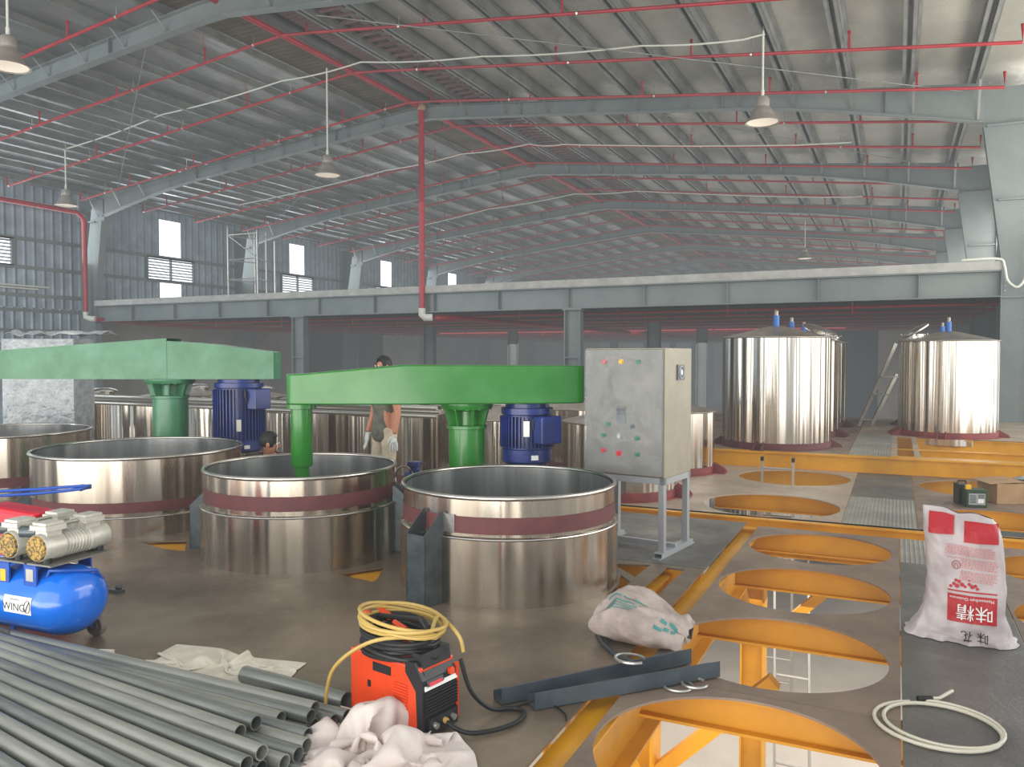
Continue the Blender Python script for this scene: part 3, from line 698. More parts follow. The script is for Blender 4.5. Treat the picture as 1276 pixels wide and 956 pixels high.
# ------------------------------------------------------------------ closed tanks
def closed_tank(name, x, y, Rr, z0, zt, za, lab, group, cap=True, lid=None, gus=(20,110,200,290), m='steel_side', down=1.6, pr='primer', cone='steel_cone'):
    t = thing(name, lab, 'tank', (x,y,z0), group=group)
    b = B(); b.lathe([(Rr,z0+.0),(Rr,zt)],(x,y,0),96); obj('shell', b, m, t, smooth=True)
    b = B(); b.lathe([(Rr-.03,z0-.01),(Rr-.03,z0-down),(Rr-.3,z0-down-.12),(0,z0-down-.16)],(x,y,0),48); obj('lower_shell', b, m, t, smooth=True)
    b = B(); b.lathe([(Rr+.0,zt-.01),(Rr+.02,zt),(Rr+.02,zt+.008),(.12,za),(0,za)],(x,y,0),96); obj('cone_top', b, cone, t, smooth=True)
    b = B(); b.lathe([(Rr+.002,z0+.1),(Rr+.014,z0+.1),(Rr+.014,z0+.012),(Rr+.05,z0+.012),(Rr+.05,z0+.001),(Rr,z0+.001)],(x,y,0),96); obj('base_ring', b, pr, t, smooth=True)
    for a in gus:
        m4 = Matrix.Translation((x,y,z0)) @ Matrix.Rotation(R(a),4,'Z')
        b = B()
        for s_ in (-.06,.06): b.prism([(Rr,s_-.005,.002),(Rr+.16,s_-.005,.002),(Rr+.16,s_-.005,.03),(Rr+.01,s_-.005,.12),(Rr,s_-.005,.12)],(0,.01,0),m4)
        b.box(Rr,Rr+.17,-.09,.09,.0,.012,m4)
        obj('gusset', b, pr, t)
    if cap:
        b = B(); b.cyl((x,y,za-.01),(x,y,za+.17),.045,n=16); obj('blue_drive', b, 'blue_cap', t, smooth=True)
        b = B(); b.cyl((x,y,za+.17),(x,y,za+.22),.03,n=12); b.ball((x,y,za+.225),.032); obj('end_fitting', b, 'steel_cone', t, smooth=True)
    if lid:
        a, rr, tilt = lid; a = R(a); px = x+rr*math.cos(a); py = y+rr*math.sin(a); pz_ = zt+(za-zt)*(1-rr/Rr)
        b = B(); b.cyl((px,py,pz_-.03),(px,py,pz_+.07),.2,n=28); obj('manway_neck', b, 'steel_rim', t, smooth=True)
        ax = Vector((math.sin(tilt)*math.cos(a), math.sin(tilt)*math.sin(a), math.cos(tilt)))
        c = Vector((px,py,pz_+.08)) + Vector((math.cos(a),math.sin(a),0))*-.02 + Vector((0,0,.11*abs(math.sin(tilt))))+Vector((math.cos(a),math.sin(a),0))*.03
        b = B(); b.lathe([(0,.05),(.12,.045),(.2,.02),(.235,0),(.235,-.02),(.2,-.01),(0,-.005)],c,28,axis=ax); obj('manway_lid', b, 'steel_rim', t, smooth=True)
        b = B()
        for q in range(8):
            aa = 2*PI*q/8; b.cyl((px+.2*math.cos(aa),py+.2*math.sin(aa),pz_+.04),(px+.25*math.cos(aa),py+.25*math.sin(aa),pz_+.07),.012,n=6)
        obj('clamp', b, 'steel_rim', t)
    return t
G = 'tall tanks on the raised deck'
closed_tank('tall_tank', BT[0][0], BT[0][1], .80, .22, 1.88, 2.06, 'tall streaked stainless tank in front on the raised deck, left group', G, gus=(10,50,190,262))
closed_tank('tall_tank', BT[1][0], BT[1][1], .80, .22, 1.86, 2.04, 'tall stainless tank with raised lid, second in the left group', G, lid=(-30,.5,.5), gus=(5,-15,190,262))
closed_tank('tall_tank', BT[2][0], BT[2][1], .80, .22, 1.86, 2.04, 'tall stainless tank at the back of the left group', G, lid=(-20,.5,.5), gus=(5,-15,190,262))
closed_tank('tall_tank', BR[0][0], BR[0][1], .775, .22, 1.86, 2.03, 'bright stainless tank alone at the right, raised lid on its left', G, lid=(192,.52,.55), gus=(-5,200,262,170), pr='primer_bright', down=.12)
closed_tank('tall_tank', BR[1][0], BR[1][1], .775, .22, 1.85, 2.02, 'tank hidden behind the bright right tank, only its blue drive showing', G)
G = 'small closed tanks beyond the slot'
rowname = ('near row','far row')
for i,(x,y,r) in enumerate(MT):
    j = i%7; row = i//7
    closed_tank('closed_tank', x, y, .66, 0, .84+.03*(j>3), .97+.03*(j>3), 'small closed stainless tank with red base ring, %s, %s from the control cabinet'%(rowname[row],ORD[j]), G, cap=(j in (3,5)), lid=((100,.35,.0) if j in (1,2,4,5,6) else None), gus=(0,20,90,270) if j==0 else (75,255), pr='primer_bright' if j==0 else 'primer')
# pipework over the left tanks
for i,(y,z) in enumerate(((8.25,1.0),(8.33,.95),(8.25,.9))):
    b = B(); b.cyl((-12.9,y,z),(-4.95,y,z-.02),.028,n=10); tag(obj('header_pipe', b, 'alu', smooth=True), 'long grey steel pipe resting along the small tanks, %s from the top'%ORD[i], 'pipe', 'long pipes laid along the small tanks')

# ------------------------------------------------------------------ green mixers
def arm_body(P0, P1, w0, w1, zb_, prof, lab, m, mk):
    """P0 shaft end, P1 motor end (plan). prof: [(u, ztop)]"""
    P0 = Vector(P0); P1 = Vector(P1); d = (P1-P0); L_ = d.length; d.normalize(); nrm = Vector((-d.y,d.x))
    return P0, P1, d, nrm, L_
def mixer(lab, shaft, col, mot, tip, zb_, zt0, ztm, zt1, um, w0, w1, rc, rm, mz, m, zshaft, shaftvisible=True, back=.12):
    t = thing('mixer', lab, 'mixer', (col[0],col[1],0))
    A = Vector(shaft); D = (Vector(tip)-A); L_ = D.length; D.normalize(); Nn = Vector((-D.y,D.x))
    # outline in plan: rounded narrow nose around shaft, widening, blunt end
    st = []
    for i in range(9):
        a = PI/2+PI*i/8; st.append((back*math.cos(a), w0*math.sin(a)))
    # stations along length
    us = [0,.12,.3,um,.6,.8,.93,1.0]
    def wid(u):
        if u < um: return w0+(w1-w0)*(u/um)**.8
        if u > .93: return w1*(1-.25*((u-.93)/.07)**2)
        return w1
    def zt(u):
        if u < um: return zt0+(ztm-zt0)*(u/um)
        return ztm+(zt1-ztm)*((u-um)/(1-um))
    rows = []
    left = [(s_, wv) for s_, wv in [(L_*u, wid(u)) for u in us]]
    outline = [(p[0],p[1],0) for p in st] + [(s_,-wv,u) for (s_,wv),u in zip(left,us)][1:] + [(s_,wv,u) for (s_,wv),u in list(zip(left,us))[::-1]][:-1]
    b = B(); lo = []; hi = []
    for (s_, q, u) in outline:
        p = A+D*s_+Nn*q; lo.append(b.bm.verts.new((p.x,p.y,zb_))); hi.append(b.bm.verts.new((p.x,p.y,zt(max(0,s_/L_)))))
    b._f(lo[::-1]); n = len(lo)
    for i in range(n): b._f([lo[i],lo[(i+1)%n],hi[(i+1)%n],hi[i]])
    # top by strips
    k = len(st); rgt = list(range(k, k+len(us)-1)); lft = list(range(k+len(us)-1, n))
    pr_ = [k-1]+rgt; pl_ = [0]+lft[::-1]
    b._f([hi[i] for i in range(k)])
    for i in range(len(pr_)-1): b._f([hi[pr_[i]],hi[pr_[i+1]],hi[pl_[i+1]],hi[pl_[i]]])
    obj('arm', b, m, t, smooth=True, bevel=.012)
    cx, cy = col
    b = B(); b.lathe([(0,.0),(rc*1.5,.0),(rc*1.5,.02),(rc,.02),(rc,zb_-.22),(rc*1.1,zb_-.215),(rc*1.1,zb_-.19),(rc*.62,zb_-.185),(rc*.62,zb_-.07),(rc*1.35,zb_-.05),(rc*1.42,zb_-.03),(rc*1.42,zb_),(0,zb_)],(cx,cy,0),40); obj('column', b, m, t, smooth=True)
    for q in range(12):
        a = 2*PI*q/12; b = B(); b.cyl((cx+rc*1.28*math.cos(a),cy+rc*1.28*math.sin(a),zb_-.055),(cx+rc*1.28*math.cos(a),cy+rc*1.28*math.sin(a),zb_-.03),.014,n=6); obj('bolt', b, m, t)
    b = B()
    for q in range(8):
        a = 2*PI*q/8; m4 = Matrix.Translation((cx,cy,0)) @ Matrix.Rotation(a,4,'Z')
        b.prism([(rc*.6,-.006,zb_-.19),(rc*1.05,-.006,zb_-.19),(rc*1.3,-.006,zb_-.045),(rc*.6,-.006,zb_-.045)],(0,.012,0),m4)
    obj('rib', b, m, t)
    if shaftvisible:
        sx, sy = shaft
        b = B(); b.lathe([(0,zshaft-.02),(.06,zshaft-.02),(.06,zshaft+.07),(.082,zshaft+.07),(.088,zshaft+.085),(.088,zb_-.04),(.12,zb_-.035),(.12,zb_),(0,zb_)],(sx,sy,0),32); obj('shaft_housing', b, m, t, smooth=True)
        b = B(); b.cyl((sx,sy,-.3),(sx,sy,zshaft),.03,n=12); obj('shaft', b, 'steel_rim', t, smooth=True)
    # motor
    x, y = mot; zt_ = zb_-.005; h = zt_-mz
    mo = None
    b = B(); b.lathe([(0,mz),(rm*.8,mz),(rm*.92,mz+.03),(rm*.92,mz+.13),(rm*.86,mz+.135),(rm*.86,zt_-.1),(rm*.95,zt_-.09),(rm*.95,zt_-.04),(rm*.8,zt_-.035),(rm*.8,zt_),(0,zt_)],(x,y,0),40); mo = obj('motor', b, 'blue', t, smooth=True)
    b = B()
    for q in range(44):
        a = 2*PI*q/44; m4 = Matrix.Translation((x,y,0)) @ Matrix.Rotation(a,4,'Z')
        b.box(rm*.84,rm*1.0,-.005,.005,mz+.15,zt_-.11,m4)
    f = obj('cooling_fins', b, 'blue', mo, smooth=False)
    tocam = math.atan2(-y,-x)
    m4 = Matrix.Translation((x,y,0)) @ Matrix.Rotation(tocam+.75,4,'Z')
    b = B(); b.box(rm*.9,rm*1.38,-.13,.1,zt_-.33,zt_-.1,m4); obj('terminal_box', b, 'blue', mo, bevel=.012)
    m4 = Matrix.Translation((x,y,0)) @ Matrix.Rotation(tocam-.02,4,'Z')
    b = B(); b.box(rm*1.0,rm*1.02,-.025,.025,mz+.25,mz+.38,m4); obj('name_plate', b, 'alu', mo)
    m4 = Matrix.Translation((x,y,0)) @ Matrix.Rotation(tocam+.3,4,'Z')
    b = B(); b.box(rm*.91,rm*.95,-.03,.03,mz+.05,mz+.09,m4); obj('sticker', b, 'white', mo)
    m4 = Matrix.Translation((x,y,0)) @ Matrix.Rotation(tocam+.3,4,'Z')
    b = B(); b.tube([m4 @ Vector(p) for p in ((rm*1.02,-.02,zt_-.12),(rm*1.08,-.03,zt_-.18),(rm*1.03,.0,zt_-.26),(rm*1.08,.05,zt_-.3))],.014,8); obj('motor_lead', b, 'black', mo, smooth=True)
    return t
mixer('bright green mixer arm over the vats with green column and blue motor', T2[:2], (-3.29,5.98), (-2.86,6.27), (-2.47,6.51), 1.205, 1.455, 1.53, 1.52, .36, .12, .235, .155, .235, .68, 'green', .62)
fh = Vector((-.432,.902)); rh = Vector((.902,.432))
def vp(l, D): v = fh*D+rh*l; return (v.x, v.y)
mixer('haze-tinted green mixer arm at the left with humped top, column and blue motor', vp(-6.1,9.1), vp(-3.88,9.1), vp(-3.1,9.1), vp(-2.66,9.1), 1.345, 1.64, 1.80, 1.645, .66, .13, .2, .19, .285, .52, 'green_hazy', .8)

# ------------------------------------------------------------------ control cabinet
def cab(loc, rz, W, Dp, z0, z1, lab, wrapped=False):
    t = thing('control_cabinet', lab, 'cabinet', (loc[0],loc[1],0), rz)
    # local: origin = front right bottom corner, x to the left is negative, y to back
    b = B(); b.box(-W,0,0,Dp,z0,z1); o = obj('cabinet_body', b, ['galv_side' if not wrapped else 'wrap'], t, local=True, bevel=.004)
    b = B(); b.box(-W+.008,-.008,-.014,.0,z0+.008,z1-.008); dr = obj('door', b, 'galv' if not wrapped else 'wrap', t, local=True, bevel=.004)
    H_ = z1-z0
    def knob(u, v, mt, r=.016, nm='push_button'):
        b = B(); x = -W+W*u; z = z1-H_*v
        b.cyl((x,-.014,z),(x,-.026,z),r*1.3,n=16); b.cyl((x,-.026,z),(x,-.04,z),r,n=16); return obj(nm, b, mt, dr, local=True, smooth=True)
    if not wrapped:
        knob(.255,.105,'redp',nm='indicator_lamp')['label']='red indicator lamp'; knob(.475,.105,'yel',nm='indicator_lamp')['label']='yellow indicator lamp'; knob(.69,.105,'dgl',nm='indicator_lamp')['label']='green indicator lamp'
        knob(.31,.60,'dgl')['label']='green button'; knob(.25,.69,'dgl')['label']='green button'; knob(.455,.69,'leg_grey')['label']='grey selector'
        knob(.62,.61,'zinc')['label']='dark button'; knob(.68,.70,'dgl')['label']='green button'; knob(.25,.81,'redp')['label']='red button'; knob(.45,.825,'redp',.02)['label']='large red button'; knob(.68,.825,'dgl')['label']='green button'
        b = B(); b.box(-W+W*.41,-W+W*.53,-.024,-.013,z1-H_*.585,z1-H_*.455); pn = obj('control_display', b, 'zinc', dr, local=True, bevel=.003)
        b = B(); b.box(-W+W*.425,-W+W*.515,-.027,-.023,z1-H_*.52,z1-H_*.47); obj('screen', b, 'blackp', dr, local=True)
    # fan grille on right side
    b = B(); b.box(-.002,.012,Dp*.42,Dp*.68,z1-H_*.25,z1-H_*.13); fg = obj('fan_grille', b, 'zinc', t, local=True)
    b = B(); b.cyl((.012,Dp*.55,z1-H_*.19),(.018,Dp*.55,z1-H_*.19),.022,n=16); obj('fan_hub', b, 'white', fg, local=True)
    b = B(); b.tube([(.014,Dp*.55+.05*math.cos(2*PI*i/20),z1-H_*.19+.05*math.sin(2*PI*i/20)) for i in range(20)],.004,6,closed=True); obj('fan_ring', b, 'leg_grey', fg, local=True)
    # base frame
    b = B(); b.bar((-W,.02,z0-.025),(0,.02,z0-.025),.04,.05); b.bar((-W,Dp-.02,z0-.025),(0,Dp-.02,z0-.025),.04,.05); b.bar((-.02,0,z0-.025),(-.02,Dp,z0-.025),.04,.05); b.bar((-W+.02,0,z0-.025),(-W+.02,Dp,z0-.025),.04,.05); obj('base_frame', b, 'leg_grey', t, local=True)
    for x in (-W+.03,-.03):
        for y in (.03,Dp-.03):
            b = B(); b.box(x-.025,x+.025,y-.025,y+.025,.03,z0-.04); obj('leg', b, 'leg_grey', t, local=True, bevel=.003)
        b = B(); b.prism([(x-.035,-.09,0),(x+.035,-.09,0),(x+.035,Dp+.09,0),(x-.035,Dp+.09,0)],(0,0,.008)); b.box(x-.035,x-.03,-.05,Dp+.05,.008,.045); b.box(x+.03,x+.035,-.05,Dp+.05,.008,.045); b.box(x-.03,x+.03,-.05,Dp+.05,.036,.042); obj('foot_rail', b, 'leg_grey', t, local=True)
    b = B(); b.bar((-W,Dp*.45,.05),(0,Dp*.45,.05),.04,.04); obj('cross_rail', b, 'leg_grey', t, local=True)
    return t
M['dgl'] = mat('green_button', (30,120,84), .35)
ct = cab((-1.64,6.21), R(-8.5), .705, .55, .63, 1.665, 'grey control cabinet on legs with coloured buttons, shrink film on its door')
b = B()
V = b.grid(lambda u,v: Vector((-.70+.69*u, -.03-.012*noise.noise(Vector((u*6,v*9,2)))-.004, .65+1.0*v)), 40, 60)
fo = obj('shrink_film', b, 'film', ct, local=True, smooth=True)
cab(vp(-5.97,10.95), R(25), 1.0, .5, .55, 1.84, 'control cabinet wrapped in plastic behind the haze-tinted green arm', wrapped=True)
b = B(); b.grid(lambda u,v: Vector((vp(-6.9+1.3*u,10.9)[0], vp(-6.9+1.3*u,10.9)[1]+.3*v, 1.9+.05*noise.noise(Vector((u*9,v*3,0)))+.04*math.sin(v*PI))), 30, 8)
tag(obj('plastic_sheet', b, 'wrap', smooth=True, solid=.005), 'crumpled clear plastic sheet lying on top of the wrapped cabinet', 'sheet')

# ------------------------------------------------------------------ air compressor
t = thing('air_compressor', 'blue oil-free air compressor with two white pump heads at the left edge', 'compressor', (-4.385,2.86,0), R(3)); t.scale = (1,1,.92)
b = B(); prof = [(0,.0),(.07,.006),(.13,.03),(.175,.075),(.197,.13),(.2,.17),(.2,.73),(.197,.77),(.175,.825),(.13,.87),(.07,.894),(0,.9)]
b.lathe([(r*1.03,z) for r,z in prof],(-.42,0,.295),48,axis=(1,0,0)); tk = obj('air_tank', b, 'blue_tank', t, local=True, smooth=True)
b = B(); b.tube([(.30,-.12,.44),(.33,-.12,.50),(.40,-.06,.49),(.43,.08,.46),(.42,.12,.40)],.012,8); obj('carry_handle', b, 'blue_frame', t, local=True, smooth=True)
def sup(x, lab_mat='alu'):
    b = B(); b.box(x-.035,x+.06,-.17,-.16,.33,.53); b.box(x-.035,x-.028,-.17,-.1,.33,.53); b.box(x-.035,x+.06,.16,.17,.33,.53); b.box(x-.035,x+.06,-.17,.17,.525,.535); return obj('mounting_bracket', b, 'blue_frame', t, local=True)
s1 = sup(.02); s2 = sup(.23)
b = B(); b.box(.015,.055,-.1725,-.1705,.42,.49); obj('sticker', b, 'yel', s1, local=True); b = B(); b.box(.0,.07,-.1725,-.1705,.385,.405); obj('sticker', b, 'redp', s1, local=True)
b = B(); b.box(.215,.27,-.1725,-.1705,.44,.51); obj('sticker', b, 'alu', s2, local=True)
b = B(); b.box(-.02,.2,-.17,.21,.535,.545); b.box(.22,.4,-.17,.21,.535,.545) ; obj('pump_deck', b, 'galv', t, local=True)
for i,x in enumerate((.08,.30)):
    pm = None
    b = B(); b.lathe([(0,-.2),(.075,-.2),(.08,-.19),(.08,-.08),(.072,-.07),(.072,.07),(.08,.08),(.08,.19),(.07,.21),(0,.215)],(x,.03,.635),32,axis=(0,1,0)); pm = obj('pump_motor', b, 'pump', t, local=True, smooth=True)
    b = B(); b.lathe([(0,-.212),(.068,-.21),(.074,-.2),(.074,-.19)],(x,.03,.635),32,axis=(0,1,0)); obj('fan_guard', b, 'fan', pm, local=True, smooth=True)
    for yy in (-.1,.14):
        b = B(); b.box(x-.045,x+.045,yy-.045,yy+.045,.69,.735); b.box(x-.065,x+.06,yy-.062,yy+.062,.735,.762); b.box(x-.05,x+.05,yy-.055,yy+.055,.762,.78); b.box(x-.07,x+.065,yy-.066,yy+.066,.732,.737); obj('cylinder_head', b, 'pump', pm, local=True, bevel=.006)
    b = B(); b.cyl((x,-.04,.75),(x,.08,.75),.012,n=10); obj('head_pipe', b, 'alu', pm, local=True)
    b = B(); b.cyl((x-.06,-.12,.72),(x-.13,-.16,.72),.034,n=16); obj('air_filter', b, 'zinc', pm, local=True, smooth=True)
    b = B()
    for q in range(7): b.lathe([(.073,-.005),(.077,-.003),(.077,.003),(.073,.005)],(x,-.03+.02*q,.635),24,axis=(0,1,0))
    obj('cooling_ribs', b, 'pump', pm, local=True)
    for yy in (-.14,.18):
        b = B(); b.cyl((x-.03,yy,.545),(x-.03,yy,.575),.02,n=10); b.cyl((x+.04,yy,.545),(x+.04,yy,.575),.02,n=10); obj('rubber_mount', b, 'black', pm, local=True)
for (x,y) in ((.04,-.17),(.28,.2)):
    b = B(); b.lathe([(0,-.02),(.03,-.022),(.032,-.016),(.045,-.018),(.062,-.018),(.066,-.01),(.066,.01),(.062,.018),(.045,.018),(.03,.022),(0,.02)],(x,y,.066),28,axis=(0,1,0)); obj('wheel', b, 'tyre', t, local=True, smooth=True)
    b = B(); b.bar((x,y*.8,.07),(x,y*.7,.16),.03,.012); obj('wheel_bracket', b, 'blue_frame', t, local=True)
for (x,y) in ((-.32,-.14),(-.3,.14)):
    b = B(); b.prism([(x-.03,y-.004,.03),(x+.03,y-.004,.03),(x+.02,y-.004,.15),(x-.02,y-.004,.15)],(0,.008,0)); b.cyl((x,y,0),(x,y,.035),.022,n=12); obj('foot', b, 'blue_frame', t, local=True)
Rr = .2075
def wrap(a0, zc):   # onto the tank front
    def f(x, y): a = a0 + y/Rr; return Vector((zc+x, -Rr*math.cos(a)*1.004, .295+Rr*math.sin(a)*1.004))
    return f
fn = wrap(.08,.19)
b = B(); b.grid(lambda u,v: fn(-.105+.21*u, -.055+.1*v)*1.0, 6, 8); pl = obj('label_plate', b, 'white', tk, local=True)
fn2 = lambda x, y: fn(x,y)+Vector((0,-.0015,0))
b = B(); add_text(b,'WING',.062,lambda x,y: fn2(x-.025,y-.02)); add_text(b,'WINGSPRAY',.014,lambda x,y: fn2(x-.02,y+.024))
P = [fn2(.078+.022*math.cos(2*PI*i/24), -.008+.034*math.sin(2*PI*i/24))+Vector((0,-.001,0)) for i in range(24)]
b.tube(P,.0016,5,closed=True); b.tube([fn2(.066,-.036),fn2(.078,-.004),fn2(.092,.022)],.003,5); obj('lettering', b, 'ink', tk, local=True)
# red machine and blue hose at the left edge
t = thing('red_machine', 'red housed machine with yellow cap half cut by the left edge', 'machine', (-5.15,3.38,0), R(10))
b = B(); b.box(-.3,.22,-.16,.16,.1,.5); o = obj('housing', b, 'redp', t, local=True, bevel=.06)
b = B(); b.prism([(-.3,-.1,.48),(.0,-.1,.48),(.16,-.1,.58),(-.3,-.1,.62)],(0,.2,0)); obj('shroud', b, 'redp', t, local=True, bevel=.03)
b = B(); b.cyl((.24,-.12,.36),(.29,-.14,.36),.045,n=20); obj('yellow_cap', b, 'yel', t, local=True, smooth=True)
b = B(); b.lathe([(.015,-.02),(.05,-.02),(.05,.02),(.015,.02)],(.12,-.18,.3),20,axis=(0,1,0)); obj('gauge', b, 'alu', t, local=True)
for x in (-.2,.14):
    b = B(); b.box(x-.03,x+.03,-.15,.15,0,.12); obj('skid', b, 'black', t, local=True)
for i in range(2):
    b = B(); b.tube([(-5.6,3.3,.68-.03*i),(-5.2,3.5,.70-.03*i),(-4.95,3.7,.72-.02*i),(-4.8,3.55,.74),(-4.7,3.4,.74)],.012,8); tag(obj('air_hose', b, 'blue_frame', smooth=True, sub=1), ('upper','lower')[i]+' blue air hose curving above the red machine', 'hose')

# ------------------------------------------------------------------ loose pipes
def gp(p0, p1, r, lab, m='pipe'):
    b = B(); b.pipe(p0,p1,r,r*.86,20); return tag(obj('steel_pipe', b, m, smooth=True), lab, 'pipe', 'galvanised pipes in the floor stack')
r = .031; rnd = random.Random(3)
# bottom layer, nearly parallel; second layer in the grooves; loose top pipes fanning towards the camera
for i in range(18):
    y0 = 2.80-.0645*i
    xe = (-2.12,-2.16)[i] if i < 2 else (-2.2 if i < 6 else -2.02)
    gp((-6.2,y0+.004*i,r+.001),(xe+rnd.uniform(-.03,.03),y0-.006,r+.001), r, 'galvanised pipe on the floor in the bottom layer, %s from the compressor side'%ORD[i], ('pipe','pipe','pipe2')[i%3])
for i in range(16):
    y0 = 2.80-.0645*(i+1.5)
    xe = (-2.235,-2.20,-2.3,-2.1)[i] if i < 4 else -2.05+rnd.uniform(-.04,.04)
    gp((-6.1,y0+.02+.013*i,r*2.75),(xe,y0-.012*i*.4,r*2.75), r*.98, 'galvanised pipe in the second layer of the stack, %s from the compressor side'%ORD[i], ('pipe2','pipe')[i%2])
for i in range(11):
    y0 = 2.55-.075*i
    gp((-6.0,y0+.16+.03*i,r*4.4),(-2.1+.01*i if i > 1 else -2.27,y0-.16-.012*i,r*4.4+.01), r*.95, 'galvanised pipe on top of the stack, %s from the compressor side'%ORD[i], ('pipe','pipe2','pipe2')[i%3])
b = B(); b.pipe((-2.86,2.935,.042),(-2.22,2.90,.042),.041,.035,24); tag(obj('steel_pipe', b, 'pipe', smooth=True), 'short dark pipe lying alone between the white sack and the orange welder', 'pipe')

# ------------------------------------------------------------------ welder
t = thing('welding_machine', 'orange inverter welding machine with coiled cables piled on top', 'welder', (-1.75,2.80,0), math.atan2(.2,-.96)+PI)
# local frame: x from back(-) to front(0), y to right width .. rotate so that -x is towards the back
L0, W0, H0 = .45, .215, .30
b = B(); b.box(-L0,-.02,0,W0,.02,H0); body = obj('housing', b, 'orange', t, local=True, bevel=.01)
b = B(); b.prism([(-.03,-.004,.02),(.0,-.004,.02),(.0,-.004,.25),(-.045,-.004,H0+.02),(-.1,-.004,H0+.02),(-.1,-.004,H0-.03),(-.04,-.004,.2)],(0,W0+.008,0)); fr = obj('front_frame', b, 'blackp', t, local=True)
b = B(); b.box(.0,.006,.01,W0-.01,.1,.2)
for q in range(7): b.box(.004,.014,.012,W0-.012,.105+q*.0135,.111+q*.0135)
obj('front_grille', b, 'blackp', fr, local=True)
b = B(); b.prism([(.003,.008,.205),(.003,W0-.008,.205),(-.028,W0-.008,.285),(-.028,.008,.285)],(.004,0,.002)); cp = obj('control_panel', b, 'white', fr, local=True)
b = B(); b.cyl((-.012,W0*.78,.245),(.014,W0*.78,.25),.016,n=18); obj('dial', b, 'orange', fr, local=True, smooth=True)
b = B(); b.prism([(.006,.02,.222),(.006,.12,.222),(-.02,.12,.28),(-.02,.02,.28)],(.004,0,.002)); obj('panel_badge', b, 'blackp', fr, local=True)
b = B(); b.prism([(.009,.03,.222),(.009,.11,.222),(.004,.11,.236),(.004,.03,.236)],(.003,0,.001)); obj('panel_stripe', b, 'redp', fr, local=True)
b = B(); b.box(-.01,.004,W0-.012,W0+.006,.03,.27); obj('side_edge', b, 'orange', t, local=True)
b = B()
for q in range(12): b.box(-.17,-.09,-.005,.0,.07+q*.0125,.076+q*.0125)
obj('side_louvres', b, 'orange', body, local=True)
b = B(); b.box(-.30,-.19,-.003,.0,.23,.268); bd = obj('side_badge', b, 'blackp', body, local=True)
b = B(); b.box(-.335,-.315,-.002,.0,.15,.18); obj('small_mark', b, 'blackp', body, local=True)
b = B(); b.box(-L0+.02,-.03,.02,W0-.02,0,.022); obj('rubber_base', b, 'blackp', t, local=True)
b = B(); b.prism([(-.09,.02,H0),(-.02,.02,H0-.01),(-.03,.02,H0+.05),(-.09,.02,H0+.05)],(0,W0-.04,0)); b.tube([(-.06,W0/2,H0+.02),(-.07,W0/2,H0+.12),(-.12,W0/2,H0+.16),(-.36,W0/2,H0+.13),(-.4,W0/2,H0)],.012,8); obj('carry_handle', b, 'blackp', t, local=True)
for (y,m) in ((.05,'alu'),(.11,'hose_y'),(.16,'alu')):
    b = B(); b.cyl((.0,y,.06),(.035,y,.055),.013,n=12); obj('socket', b, m, fr, local=True)
b = B(); b.box(.0,.02,.02,W0-.02,.02,.09); obj('socket_panel', b, 'blackp', fr, local=True)
wm = t
MW = Matrix.Translation(t.location) @ Matrix.Rotation(t.rotation_euler.z,4,'Z')
def coil(c, rx, ry, turns, r, dz, jit, tilt=0, seed=0, n=26, z0=0, rot=0):
    rn = random.Random(seed); P = []
    ph = [rn.uniform(-1,1) for _ in range(turns+2)]
    for k in range(turns*n):
        a = 2*PI*k/n; f = k/n; i = int(f); w_ = f-i
        j = ph[i]*(1-w_)+ph[i+1]*w_
        x = (rx+jit*j)*math.cos(a); y = (ry+jit*j*.7)*math.sin(a)
        x, y = x*math.cos(rot)-y*math.sin(rot), x*math.sin(rot)+y*math.cos(rot)
        P.append((c[0]+x+.5*jit*j, c[1]+y, c[2]+dz*f+.012*math.sin(a*1.3+i)+tilt*x))
    return P
# black cable coil
b = B(); P = coil((-.24,.1,.30),.19,.125,7,.012,.013,.02,0,1); b.tube([MW @ Vector(p) for p in P],.0115,8); tag(obj('cable_coil', b, 'black', smooth=True), 'thick coil of black welding cable heaped on the orange welder', 'cable')
b = B(); P = coil((-.24,.1,.37),.17,.11,3,.01,.02,.03,0,9); b.tube([MW @ Vector(p) for p in P],.009,8); tag(obj('cable_coil', b, 'blackp', smooth=True), 'upper loops of thinner dark cable on the orange welder', 'cable')
b = B(); P = coil((-.22,.09,.42),.2,.14,4,.01,.012,.025,-.06,5,n=30)
P += [(-.1,.2,.47),(-.0,.19,.44),(.03,.21,.38),(.02,.23,.33)]
P = catmull([(-.50,-.1,.03),(-.49,-.1,.12),(-.43,-.11,.24),(-.30,-.10,.35),(-.15,-.07,.42),P[0]],5)+P[1:-5]+catmull([P[-5],(-.1,.2,.455),(-.03,.2,.43),(.02,.21,.38),(.03,.22,.32)],5)
b.tube([MW @ Vector(p) for p in P],.0085,8); tag(obj('hose_coil', b, 'hose_y', smooth=True), 'tan yellow gas hose looped on top of the orange welder', 'hose')
b = B(); b.tube([MW @ Vector(p) for p in catmull(((.02,.11,.055),(.08,.12,.03),(.14,.16,.015),(.20,.26,.014),(.22,.36,.014),(.19,.45,.014),(.12,.45,.014),(.07,.36,.03),(.03,.27,.13),(.0,.235,.28)))],.011,8); tag(obj('welding_lead', b, 'black', smooth=True, sub=1), 'black lead looping on the floor from the front of the welder', 'cable')
b = B(); b.tube([MW @ Vector(p) for p in catmull(((.10,.42,.01),(.14,.55,.008),(.22,.60,.008),(.33,.56,.008),(.38,.5,.008)))],.005,8); tag(obj('thin_lead', b, 'black', smooth=True, sub=1), 'thin black wire end lying on the floor right of the welder', 'wire')
